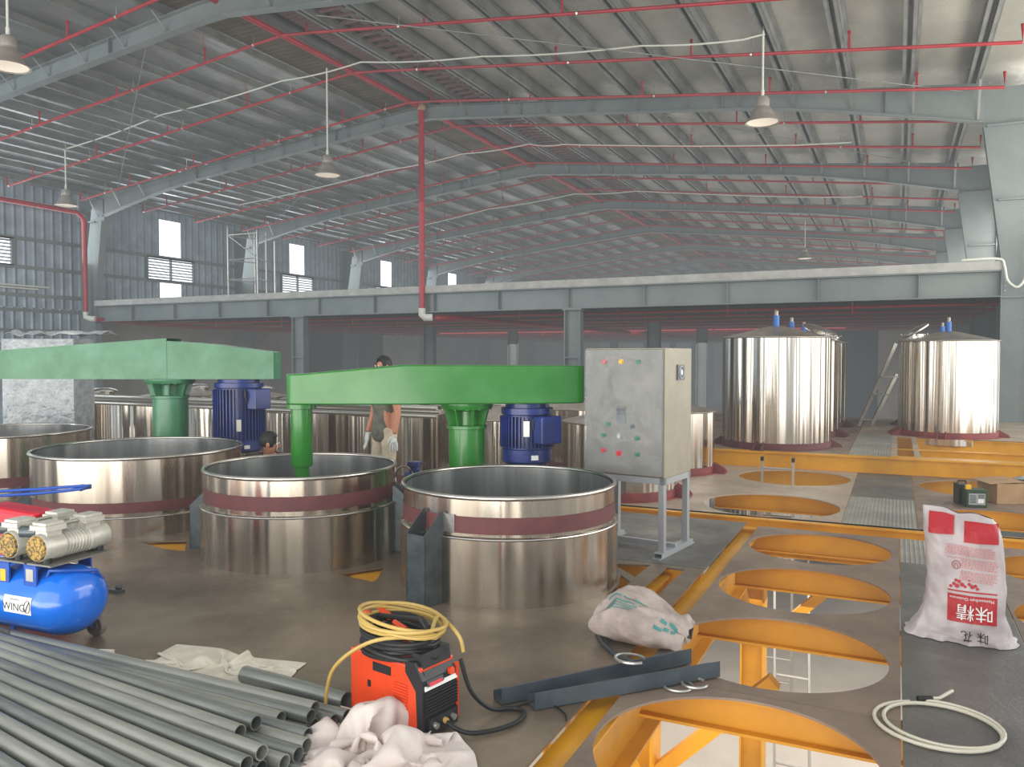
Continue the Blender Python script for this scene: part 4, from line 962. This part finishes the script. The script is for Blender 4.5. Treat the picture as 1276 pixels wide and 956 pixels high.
for i,(x,y) in enumerate(((-.15,.05),(-.34,.14),(-.42,.1))):
    b = B(); p = MW @ Vector((x,y,.42)); q = MW @ Vector((x-.08,y+.01,.44)); b.cyl(p,q,.018,.012,n=12); tag(obj('torch_grip', b, 'orange', smooth=True), 'orange cable grip among the coils on the welder, %s from its front'%ORD[i], 'grip', 'orange grips in the coil')

# ------------------------------------------------------------------ fabrics
def drape(name, cx, cy, rot, wx, wy, cover, bumps, m, lab, cat, seed, n=64, steps=420, peak=.1):
    """a sheet of cloth dropped onto low bumps and pushed together so that it folds; small explicit cloth solver"""
    import numpy as np
    rg = np.random.RandomState(seed)
    U, V = np.meshgrid(np.linspace(-.5,.5,n), np.linspace(-.5,.5,n), indexing='ij')
    rx = wx/(n-1); ry = wy/(n-1)
    P = np.zeros((n,n,3)); P[...,0] = U*wx*cover; P[...,1] = V*wy*cover
    z = np.zeros((n,n))
    for q in range(26):
        fx, fy = rg.uniform(-26,26,2); z += np.sin(U*fx+V*fy+rg.uniform(0,6.3))*rg.uniform(.2,1)
    P[...,2] = .16+peak*.25*z/3
    a = np.arctan2(P[...,1],P[...,0]); edge = 1+.13*np.sin(2*a+seed)+.09*np.sin(3*a+2*seed)+.05*np.sin(7*a)
    P[...,0] *= edge; P[...,1] *= edge
    Q = P.copy()
    def con(A, B_, L, k):
        d = B_-A; l = np.sqrt((d*d).sum(-1,keepdims=True))+1e-9; c = d*(1-L/l)*.5*k; A += c; B_ -= c
    for it in range(steps):
        v = (P-Q)*.965; Q = P.copy(); P = P+v; P[...,2] -= .00035
        for sub in range(5):
            for o in (0,1):
                con(P[o:n-1:2],P[o+1:n:2],rx,1); con(P[:,o:n-1:2],P[:,o+1:n:2],ry,1)
            dg = math.hypot(rx,ry)
            for o in (0,1):
                con(P[o:n-1:2,:-1],P[o+1:n:2,1:],dg,.35); con(P[o:n-1:2,1:],P[o+1:n:2,:-1],dg,.35)
            for o in range(3):
                A = P[o:n-2:3]; con(A,P[o+2:n:3][:len(A)],2*rx,.22); A = P[:,o:n-2:3]; con(A,P[:,o+2:n:3][:,:A.shape[1]],2*ry,.22)
            for (bx,by,bz,br) in bumps:
                d = P-np.array((bx,by,bz)); l = np.sqrt((d*d).sum(-1,keepdims=True)); ins = l < br
                P = np.where(ins, np.array((bx,by,bz))+d/np.maximum(l,1e-6)*br, P)
            low = P[...,2] < .006
            P[...,2] = np.maximum(P[...,2],.006)
        # floor friction
        Q[...,0] = np.where(low, P[...,0], Q[...,0]); Q[...,1] = np.where(low, P[...,1], Q[...,1])
    c, s_ = math.cos(rot), math.sin(rot)
    b = B(); vs = [[b.bm.verts.new((cx+P[i_,j_,0]*c-P[i_,j_,1]*s_, cy+P[i_,j_,0]*s_+P[i_,j_,1]*c, P[i_,j_,2])) for j_ in range(n)] for i_ in range(n)]
    for i_ in range(n-1):
        for j_ in range(n-1): b._f([vs[i_][j_],vs[i_+1][j_],vs[i_+1][j_+1],vs[i_][j_+1]])
    o = obj(name, b, m, smooth=True, solid=.003, sub=1); return tag(o, lab, cat)
def ell(rx, ry, rot, seed, jag=.16):
    def f(a):
        c, s_ = math.cos(a-rot), math.sin(a-rot)
        r_ = 1/math.sqrt((c/rx)**2+(s_/ry)**2)
        return r_*(1+jag*noise.noise(Vector((math.cos(a)*1.6,math.sin(a)*1.6,seed)))*1.6)
    return f
drape('white_sack', -3.12, 3.01, R(4), .92, .50, .72, [(-.1,.0,-.02,.07),(.15,.03,-.03,.07)], 'sack', 'empty white woven sack lying flat on the floor beside the pipe stack', 'sack', 4, peak=.05)
drape('white_cloth', -1.885, 2.57, R(-30), 1.3, 1.15, .44, [(-.17,.13,.05,.07),(-.15,.06,.10,.055),(.05,.13,.06,.06),(.14,.05,.05,.055),(.02,-.14,.03,.06),(-.2,-.08,.04,.06),(-.12,.17,.13,.04)], 'cloth', 'crumpled pinkish white cloth heap in front of the orange welder', 'cloth', 12, peak=.28, steps=300)
# cement bag (grey/teal) lying
CB = Matrix.Translation((-1.60,4.42,0)) @ Matrix.Rotation(R(14),4,'Z')
def cbag(u, v):
    """slumped bag: u along (0..1), v around (0..1) ; tall left shoulder, drooping torn right end"""
    t_ = -1+2*u; a = 2*PI*v
    ex = max(0,1-abs(t_)**3.5)**.5
    hh = .25*(.80+.30*math.exp(-((u-.34)/.22)**2)-.32*max(0,u-.55)/.45)
    ww = .40*(.92+.08*math.cos(t_*2))
    c_, s_ = math.cos(a), math.sin(a)
    y = ww/2*math.copysign(abs(c_)**.7,c_)*(.75+.25*ex); z = hh/2*math.copysign(abs(s_)**.75,s_)*(.12+.88*ex)+hh/2
    x = t_*.27
    sag = .03*noise.noise(Vector((x*6,y*6,3)))+.016*(1-abs(noise.noise(Vector((x*9,y*14,5))))*3)
    x += .02*noise.noise(Vector((y*8,z*8,1))); 
    if u > .8: y += .05*(u-.8)/.2*math.sin(a*3); z += .02*math.sin(a*5)*(u-.8)/.2
    return CB @ Vector((x, y+sag*c_, max(.005,z+sag*max(0,s_)*1.3)))
b = B(); b.grid(lambda u,v: cbag(v,u), 96, 60, closeu=True); obj('bag_body', b, 'bag2', t, smooth=True)
def cprint(u0,u1,v0,dv,m='teal'):
    def g(u, v):
        p = cbag(u0+(u1-u0)*u, v0+dv*v); c = CB @ Vector((0,0,.1)); return p+(p-c).normalized()*.0035
    b = B(); b.grid(g, 14, 2); return b
for (u0,u1,v0,dv) in ((.2,.34,.30,.01),(.36,.6,.295,.01),(.16,.5,.335,.012),(.18,.5,.36,.007),(.18,.46,.38,.007),(.2,.44,.40,.007),(.7,.78,.40,.03),(.79,.84,.38,.04),(.86,.9,.38,.05),(.74,.8,.33,.025),(.82,.9,.31,.025)):
    obj('print', cprint(u0,u1,v0,dv), 'teal', t)
b = B(); b.tube([(-1.86,4.36,.012),(-1.72,4.2,.012),(-1.56,4.08,.012),(-1.44,4.08,.012)],.014,6); obj('dark_hem', b, 'zinc', t, smooth=True)
# ------------------------------------------------------------------ standing red/white bag
t = thing('woven_bag', 'upright white woven bag with red print standing on the walkway plate', 'bag', (.36,5.2,0), math.atan2(5.2,.36)-PI/2)
# local: x to right as seen from camera, -y towards camera
def bagf(u, v):
    a = 2*PI*u; z = .735*v
    wb = .265; 
    if v < .22: wx = .285-(.285-.20)*((v/.22)**.6); 
    else: wx = .20-(.20-.19)*((v-.22)/.78)
    if v > .8: wx -= .02*((v-.8)/.2)
    dy = .13-.05*v - (.06*max(0,(v-.85)/.15))
    if v < .06: dy += .03
    ex = .62
    cx = math.copysign(abs(math.cos(a))**ex, math.cos(a)); sy = math.copysign(abs(math.sin(a))**ex, math.sin(a))
    x = wx*cx; y = dy*sy
    fold = .03*noise.noise(Vector((x*8,y*5,z*3.2)))+.010*(1-2.2*abs(noise.noise(Vector((x*12+z*5,y*7,z*7)))))
    lean = .03*math.sin(z*5)-.015
    if v < .2: fold += .03*noise.noise(Vector((x*14,y*14,z*16)))*(1-v/.2)*1.6
    x += lean + fold*.5*cx; y += fold*(1 if sy>=0 else 1)
    # V notch in the top edge, lower on the right
    if v > .9: z -= .055*((v-.9)/.1)*max(0,(x+.02)/.19); 
    if v > .9: z -= .03*((v-.9)/.1)*math.exp(-((x+.03)/.05)**2)
    return Vector((x,y,max(.004,z)))
b = B(); b.grid(bagf, 96, 60, closeu=True); obj('bag_body', b, 'bag', t, local=True, smooth=True)
def front(x, z, off=.006):
    """point on the bag's camera-facing side for local x,z"""
    v = min(1,max(0,z/.735)); best = None
    for i in range(49):
        u = .5+.5*i/48; p = bagf(u, v)
        if best is None or abs(p.x-x) < best[0]: best = (abs(p.x-x), p, i)
    u0 = .5+.5*best[2]/48; p1 = bagf(max(.5,u0-.0104),v); p2 = bagf(min(1,u0+.0104),v)
    if abs(p2.x-p1.x) > 1e-5:
        s_ = max(0,min(1,(x-p1.x)/(p2.x-p1.x))); y = p1.y+(p2.y-p1.y)*s_; zz = p1.z+(p2.z-p1.z)*s_
    else: y = best[1].y; zz = best[1].z
    return Vector((x, y-off, zz))
def patch(x0,x1,z0,z1,off=.009,n=30,m_=24,slx=0):
    b = B(); b.grid(lambda u,v: front(x0+(x1-x0)*u+slx*v, z0+(z1-z0)*v, off), n, m_); return b
pn = obj('red_panel', patch(-.178,-.05,.595,.71), 'redprint', t, local=True)
pn = obj('red_panel', patch(-.0,.168,.56,.68), 'redprint', t, local=True)
pn = obj('red_panel', patch(-.075,.165,.12,.27), 'redprint', t, local=True)
obj('red_stripe', patch(-.075,.165,.285,.293), 'redprint', t, local=True)
b = B(); add_text(b,'味精',.092,lambda x,y: front(x+.058,y+.185,.017), rot=PI); obj('lettering', b, 'white', t, local=True)['label']='white upside-down characters'
b = B(); add_text(b,'Monosodium Glutamate',.022,lambda x,y: front(x+.043,y+.252,.017), rot=PI); obj('lettering', b, 'white', t, local=True)
b = B(); add_text(b,'味 花',.06,lambda x,y: front(x+.06,y+.055,.012), rot=PI); obj('handwriting', b, 'ink', t, local=True)
b = B(); add_text(b,'NATURAL',.022,lambda x,y: front(x+.11,y+.575,.0085), rot=PI); obj('lettering', b, 'white', t, local=True)
b = B()
for i,(x,z,r_) in enumerate(((-.06,.31,.0085),(-.045,.325,.009),(-.03,.315,.012),(-.02,.34,.01),(-.005,.325,.011),(.01,.315,.0085),(.03,.33,.009),(.045,.318,.011),(.06,.325,.0085),(.07,.31,.0085),(-.035,.345,.0085),(.03,.35,.005))):
    c0 = [b.bm.verts.new(front(x+r_*math.cos(2*PI*k/10), z+r_*math.sin(2*PI*k/10), .007)) for k in range(10)]; b._f(c0)
obj('dot_pattern', b, 'redprint', t, local=True)
b = B(); b.tube([front(-.035+.02*math.cos(2*PI*k/20), .43+.022*math.sin(2*PI*k/20), .006) for k in range(20)],.0018,5,closed=True)
add_text(b,'U',.03,lambda x,y: front(x-.035,y+.43,.0085), rot=PI)
obj('round_mark', b, 'redprint', t, local=True)
b = B(); rt = random.Random(5)
for q in range(20):
    z = .345+.0098*q; x0 = (-.02 if q < 12 else -.1)+rt.uniform(0,.02); e = .165-rt.uniform(0,.03)
    if q in (6,13): continue
    xx = x0
    while xx < e:
        w_ = rt.choice((.006,.01,.014))
        zz = z-.06*(xx-.05); vs = [b.bm.verts.new(front(a_,c_,.0085)) for a_,c_ in ((xx,zz),(xx+w_,zz),(xx+w_,zz+.0045),(xx,zz+.0045))]; b._f(vs); xx += w_+.005
obj('fine_print', b, 'pink', t, local=True)

# ------------------------------------------------------------------ things on the floor at the right
def angle_iron(p0, p1, lab, w=.085, h=.075):
    b = B(); b.bar(p0,p1,w,.006,off=(0,0)); b.bar(p0,p1,.006,h,off=(w/2,h/2)); b.bar(p0,p1,.006,h*.5,off=(-w/2,h*.25)); tag(obj('steel_channel', b, 'chan'), lab, 'channel', 'dark steel channels on the floor')
angle_iron((-1.64,3.27,.006),(-.97,4.13,.012),'dark steel channel lying across the slot, the one further back')
angle_iron((-1.48,3.29,.006),(-.80,4.02,.012),'dark steel channel lying across the slot, the nearer one')
b = B()
for (c,rot) in (((-1.17,3.80),0),):
    b.tube([(c[0]+.075*math.cos(a_*2*PI/40+.6),c[1]+.06*math.sin(a_*2*PI/40+.6),.10) for a_ in range(34)],.008,6)
tag(obj('metal_ring', b, 'alu', smooth=True), 'open grey metal ring resting on the dark channels', 'ring')
for i,(x,y,r_) in enumerate(((-.93,3.80,.07),(-.86,3.84,.06))):
    b = B(); b.tube([(x+r_*math.cos(a_*2*PI/36+i),y+r_*math.sin(a_*2*PI/36+i),.008+.01*i) for a_ in range(36 if i == 0 else 31)],.007,6,closed=(i==0)); tag(obj('metal_ring', b, 'alu', smooth=True), ('closed thin metal ring on the floor by the channel ends','open flat metal ring overlapping the closed ring')[i], 'ring')
# cream hose
P = []
for k in range(64):
    a = 2*PI*k/32; rr = 1+.06*math.sin(a*.5+1); P.append((.18+.235*rr*math.cos(a+2.0)+.02*(k/64), 3.86+.225*rr*math.sin(a+2.0)+.015*(k/64), .011+.006*(k/64)))
P += [(.12,4.10,.02),(.2,4.15,.02),(.26,4.27,.02)]
b = B(); b.tube(P,.0085,8); t = tag(obj('hose', b, 'hose_w', smooth=True), 'cream hose coiled in two loops on the walkway plate', 'hose')
b = B(); b.cyl((.11,4.095,.022),(.17,4.125,.022),.014,n=12); o = obj('hose_connector', b, 'black', t)
# cardboard box and green case
t = thing('cardboard_box', 'brown cardboard box on the right floor plate', 'box', (1.0,10.05,0), R(22))
b = B(); b.box(-.0,.62,0,.42,0,.22); obj('box_body', b, 'card', t, local=True, bevel=.004)
b = B(); b.box(-.06,.3,-.0,.42,.22,.226, Matrix.Rotation(R(-4),4,'Y')); b.box(.3,.62,0,.42,.222,.227); obj('flap', b, 'card', t, local=True)
b = B(); b.grid(lambda u,v: Vector((.35+.35*u,.1+.25*v,.24+.03*noise.noise(Vector((u*5,v*5,3)))+.02*math.sin(PI*u))), 12, 8); o = obj('plastic_bag', b, 'wrap', None, smooth=True, local=True); o.matrix_world = Matrix.Translation((1.0,10.05,0)) @ Matrix.Rotation(R(22),4,'Z'); tag(o,'thin clear plastic lying on the cardboard box','bag')
t = thing('battery_pack', 'small dark green boxed battery with white label beside the cardboard box', 'battery', (.69,9.70,0), R(14))
b = B(); b.box(.0,.2,0,.16,0,.19); obj('case', b, 'dgreen', t, local=True, bevel=.006)
b = B(); b.box(.02,.18,-.003,0,.03,.15)
obj('label_plate', b, 'leg_grey', t, local=True)
b = B(); b.box(.11,.165,-.005,-.002,.05,.09); obj('white_tag', b, 'white', t, local=True)
b = B()
for q in range(5): b.box(.03,.09,-.005,-.002,.05+.018*q,.058+.018*q)
for q in range(3): b.box(.11,.17,-.005,-.002,.105+.013*q,.112+.013*q)
obj('print', b, 'dgreen', t, local=True)
b = B(); b.box(-.0,.05,.02,.06,.19,.235); obj('yellow_terminal', b, 'yel', t, local=True)
t = thing('battery_pack', 'black box tucked behind the left side of the green battery', 'battery', (.62,9.86,0), R(14))
b = B(); b.box(0,.12,0,.16,0,.22); obj('case', b, 'blackp', t, local=True, bevel=.006)
b = B(); b.tube([(.02,.08,.21),(.02,.08,.245),(.1,.08,.245),(.1,.08,.21)],.008,6); obj('handle', b, 'black', t, local=True)
# ladders
def ladder(p0, p1, side, nr, lab, r0=.018, foot=True, m='alu'):
    t = thing('ladder', lab, 'ladder', p0)
    p0 = Vector(p0); p1 = Vector(p1); s_ = Vector(side)
    for k in (-1,1):
        b = B(); b.bar(p0+s_*k*.5, p1+s_*k*.5, .025, .06); obj('rail', b, m, t)
        b = B(); b.bar(p1+s_*k*.5-(p1-p0).normalized()*.03, p1+s_*k*.5+(p1-p0).normalized()*.02, .034, .07); obj('end_cap', b, 'black', t)
    for i in range(nr):
        u = (i+.6)/nr; c = p0.lerp(p1,u); b = B(); b.cyl(c-s_*.5, c+s_*.5, .014, n=8); obj('rung', b, m, t)
ladder((-1.32,10.5,-3),(-1.32,10.42,.32),(.37,.0,0),11,'aluminium ladder poking out of the far round opening')
ladder((-.95,8.95,-3),(-1.05,9.5,-.3),(.36,.0,0),9,'aluminium ladder on the ground floor seen through the round openings')
t = thing('step_ladder', 'old grey step ladder leaning left of the bright right tank', 'ladder', (-.45,17.3,.22))
for (a,c) in (((-.66,17.3,.22),(-.02,17.5,1.85)),((-.44,17.3,.22),(-.0,17.5,1.25))):
    b = B(); b.bar(a,c,.05,.06); obj('rail', b, 'alu', t)
for z in (.35,.85,1.2):
    x = -.66+(z-.22)*.39; b = B(); b.bar((x,17.3,z),(x+.3,17.4,z),.08,.03); obj('rung', b, 'alu', t)
# small bits on the floor
b = B(); b.ball((-4.75,3.72,.03),.025,.02,.02); b.box(-4.82,-4.7,3.68,3.73,0,.02); tag(obj('metal_fitting', b, 'zinc', smooth=False), 'small dark metal fitting on the floor right of the compressor', 'fitting')
b = B(); b.prism([(-3.86,2.90,.0),(-3.78,2.93,0),(-3.76,2.88,0),(-3.84,2.86,0)],(0,0,.02)); tag(obj('rag', b, 'cloth'), 'small pale rag scrap beside the pipe stack', 'rag')
t = thing('small_motor', 'small blue motor standing between the two right open vats', 'motor', vp(-.93,7.6)+(0,), 0)
b = B(); b.lathe([(0,.3),(.1,.3),(.105,.33),(.105,.46),(.09,.5),(.05,.52),(.05,.55),(.07,.56),(.07,.6),(0,.6)],(0,0,0),28); obj('motor_body', b, 'blue', t, local=True, smooth=True)
b = B(); b.cyl((0,0,0),(0,0,.3),.07,n=16); obj('pedestal', b, 'zinc', t, local=True)
b = B(); b.tube([(-.06+.1*math.cos(2*PI*i/24),-.08,.46+.1*math.sin(2*PI*i/24)) for i in range(24)],.008,6,closed=True); obj('hoop', b, 'steel_rim', t, local=True, smooth=True)

# ------------------------------------------------------------------ people
def skin_mesh(name, chains, m, parent, sub=2, root=0):
    """chains: list of lists of (x,y,z,r); a vertex at the same place is shared"""
    bm = bmesh.new(); idx = {}; rad = []
    E = []
    for ch in chains:
        prev = None
        for (x,y,z,r_) in ch:
            k = (round(x,4),round(y,4),round(z,4))
            if k not in idx: idx[k] = bm.verts.new((x,y,z)); rad.append(r_)
            v = idx[k]
            if prev is not None and prev is not v and not bm.edges.get((prev,v)): bm.edges.new((prev,v))
            prev = v
    me = bpy.data.meshes.new(name); bm.verts.index_update(); bm.to_mesh(me); bm.free()
    me.materials.append(M[m]); o = bpy.data.objects.new(name, me); COL.objects.link(o); o.parent = parent
    md = o.modifiers.new('skin','SKIN'); md.use_smooth_shade = True
    if not me.skin_vertices:
        pass
    sv = me.skin_vertices[0].data if me.skin_vertices else None
    if sv is None:
        o.data.skin_vertices_ensure() if hasattr(o.data,'skin_vertices_ensure') else None
        sv = me.skin_vertices[0].data
    for i, r_ in enumerate(rad):
        rr = r_ if isinstance(r_,tuple) else (r_,r_)
        sv[i].radius = rr
    sv[root].use_root = True
    s_ = o.modifiers.new('sub','SUBSURF'); s_.levels = sub; s_.render_levels = sub
    return o
def hand(w, f, thumbdir, s=1.0):
    """chains for a hand: w wrist point, f forward direction"""
    w = Vector(w); f = Vector(f).normalized(); side = Vector(thumbdir).normalized()
    side = (side-f*side.dot(f)).normalized(); pal = f.cross(side)
    ch = []; base = w+f*.045*s
    lens = (.068,.078,.072,.058)
    for i,l in enumerate(lens):
        k = base+f*.045*s+side*(.03-.021*i)*s; t1 = k+f*l*.5*s+pal*.006; t2 = k+f*l*.9*s+pal*.024
        ch.append([tuple(w)+(.024*s,), tuple(base)+(.03*s,), tuple(k)+(.011*s,), tuple(t1)+(.009*s,), tuple(t2)+(.008*s,)])
    t0 = w+f*.025*s+side*.028*s; t1 = t0+f*.03*s+side*.022*s; t2 = t1+f*.028*s+side*.004
    ch.append([tuple(w)+(.024*s,), tuple(t0)+(.014*s,), tuple(t1)+(.011*s,), tuple(t2)+(.009*s,)])
    return ch
def head(parent, c, d, hairm, cap=False):
    """face parts; c centre of head, d facing direction (unit, xy)"""
    c = Vector(c); d = Vector(d).normalized(); s_ = Vector((-d.y,d.x,0))
    q = Vector((1,0,0)).rotation_difference(d).to_matrix().to_4x4(); m4 = Matrix.Translation(c) @ q
    def tr(b):
        for v in b.bm.verts: v.co = m4 @ v.co
        return b
    b = B(); b.ball((-.012,0,.022),.104,.086,.112,20)
    for v in list(b.bm.verts):
        if v.co.x > .045 and v.co.z < .07: v.co.x = .045
        if v.co.z < -.03: v.co.z = -.03-(v.co.z+.03)*.1
    obj('hair', tr(b), hairm, parent, local=True, smooth=True)
    for k in (-1,1):
        b = B(); b.ball((.084,.03*k,.008),.012,.014,.009,10); obj('eye', tr(b), 'white', parent, local=True, smooth=True)
        b = B(); b.ball((.094,.03*k,.008),.004,.006,.006,8); obj('pupil', tr(b), 'ink', parent, local=True, smooth=True)
        b = B(); b.ball((.0,.082*k,-.005),.02,.008,.03,10); obj('ear', tr(b), 'skin', parent, local=True, smooth=True)
    b = B(); b.ball((.098,0,-.012),.016,.012,.024,10); obj('nose', tr(b), 'skin', parent, local=True, smooth=True)
    b = B(); b.ball((.085,0,-.05),.008,.024,.006,10); obj('mouth', tr(b), 'boot', parent, local=True, smooth=True)
# standing worker behind the green arm
px, py = vp(-1.37,8.6)
t = thing('person', 'person standing behind the bright green arm in grey shirt, cream trousers and white gloves', 'person', (px,py,0), R(-18))
# local frame: facing -y (towards camera) a bit to the right
def shoulders(z, w_): return ((-w_,0,z),(w_,0,z))
body = [[(0,0,.93,.12),(0,0,1.10,.115),(0,0,1.28,.13),(0,0,1.40,.075),(0,-.01,1.46,.05),(0,-.02,1.52,.07),(0,-.02,1.60,.078),(0,-.02,1.65,.05)],
        [(0,0,.93,.12),(-.09,0,.88,.085),(-.1,-.02,.48,.055),(-.11,.02,.10,.038),(-.11,-.1,.05,.035)],
        [(0,0,.93,.12),(.09,0,.88,.085),(.1,-.02,.48,.055),(.11,.02,.10,.038),(.11,-.1,.05,.035)],
        [(0,0,1.28,.13),(-.16,0,1.33,.055),(-.22,.02,1.06,.042),(-.24,-.06,.82,.03)],
        [(0,0,1.28,.13),(.16,0,1.33,.055),(.22,.02,1.06,.042),(.245,-.05,.82,.03)]]
skin_mesh('body', body, 'skin', t)
skin_mesh('shirt', [[(0,0,.70,.15),(0,0,.84,.165),(0,0,.98,.14),(0,0,1.12,.135),(0,0,1.28,.145),(0,0,1.38,.085)],[(0,0,1.28,.145),(-.165,0,1.33,.07),(-.2,.01,1.16,.062)],[(0,0,1.28,.145),(.165,0,1.33,.07),(.2,.01,1.16,.062)]], 'shirt', t)
skin_mesh('trousers', [[(0,0,.95,.135),(0,0,.86,.125),(-.09,0,.80,.1),(-.1,-.02,.48,.082),(-.11,.01,.14,.07)],[(0,0,.86,.125),(.09,0,.80,.1),(.1,-.02,.48,.082),(.11,.01,.14,.07)]], 'trouser', t)
skin_mesh('glove', hand((-.24,-.06,.82),(-.02,-.12,-1),(1,-.5,0),1.25), 'glove', t, 2)
skin_mesh('glove', hand((.245,-.05,.82),(.02,-.12,-1),(-1,-.5,0),1.25), 'glove', t, 2)
for k in (-1,1):
    b = B(); b.ball((.11*k,-.05,.055),.055,.14,.055,14)
    for v in b.bm.verts: v.co.z = max(.002,v.co.z)
    obj('boot', b, 'boot', t, local=True, smooth=True)
head(t, (0,-.02,1.575), (0,-1,0), 'hair')
t.scale = (.94,.94,.945)
# crouching worker behind the vats
cx_, cy_ = vp(-2.53,8.35)
t = thing('person', 'person crouching behind the vats, dark hair and brown sleeve reaching right', 'person', (cx_,cy_,0), math.atan2(-.462,.887))
body = [[(-.42,.05,.22,.12),(-.32,.05,.34,.125),(-.18,.04,.48,.13),(-.08,.02,.56,.07),(-.03,.0,.60,.05),(.0,.0,.64,.07),(.01,0,.70,.075)],
        [(-.42,.05,.22,.12),(-.38,-.08,.22,.08),(-.05,-.14,.34,.06),(-.22,-.14,.07,.04),(-.1,-.16,.04,.035)],
        [(-.42,.05,.22,.12),(-.38,.18,.22,.08),(-.05,.24,.34,.06),(-.22,.24,.07,.04),(-.1,.24,.04,.035)],
        [(-.18,.04,.48,.13),(-.1,-.16,.52,.055),(.08,-.2,.44,.042),(.26,-.14,.5,.03)],
        [(-.18,.04,.48,.13),(-.1,.22,.52,.055),(.08,.22,.42,.042),(.25,.16,.42,.03)]]
skin_mesh('body', body, 'skin', t)
skin_mesh('shirt', [[(-.44,.05,.26,.13),(-.32,.05,.36,.14),(-.18,.04,.48,.145),(-.1,.02,.55,.09)],[(-.18,.04,.48,.145),(-.1,-.16,.52,.07),(.08,-.2,.44,.058),(.22,-.15,.49,.045)],[(-.18,.04,.48,.145),(-.1,.22,.52,.07),(.08,.22,.42,.058),(.2,.17,.42,.045)]], 'sleeve', t)
skin_mesh('trousers', [[(-.42,.05,.24,.13),(-.38,-.08,.22,.1),(-.06,-.14,.33,.08),(-.2,-.14,.12,.06)],[(-.42,.05,.24,.13),(-.38,.18,.22,.1),(-.06,.24,.33,.08),(-.2,.24,.12,.06)]], 'zinc', t)
skin_mesh('hand', hand((.26,-.14,.5),(1,.2,.1),(0,0,1)), 'skin', t)
skin_mesh('hand', hand((.25,.16,.42),(1,-.2,.1),(0,0,1)), 'skin', t)
for k in (-.15,.24):
    b = B(); b.ball((-.14,k,.05),.13,.05,.05,12)
    for v in b.bm.verts: v.co.z = max(.002,v.co.z)
    obj('boot', b, 'boot', t, local=True, smooth=True)
head(t, (.01,0,.69), (.6,.8,-.1), 'hair')

b = B(); b.box(-30,7,-9,93,-3.6,10.4); hzo = tag(obj('glowing_haze', b, 'haze'), 'thin pale glowing haze filling the whole hall', 'haze', kind='stuff')
# ------------------------------------------------------------------ render look
scn.view_settings.view_transform = 'Standard'
scn.view_settings.look = 'None'
scn.view_settings.exposure = .12
scn.cycles.use_denoising = True
scn.cycles.max_bounces = 7
scn.cycles.diffuse_bounces = 4
scn.cycles.glossy_bounces = 4
scn.cycles.sample_clamp_indirect = 6
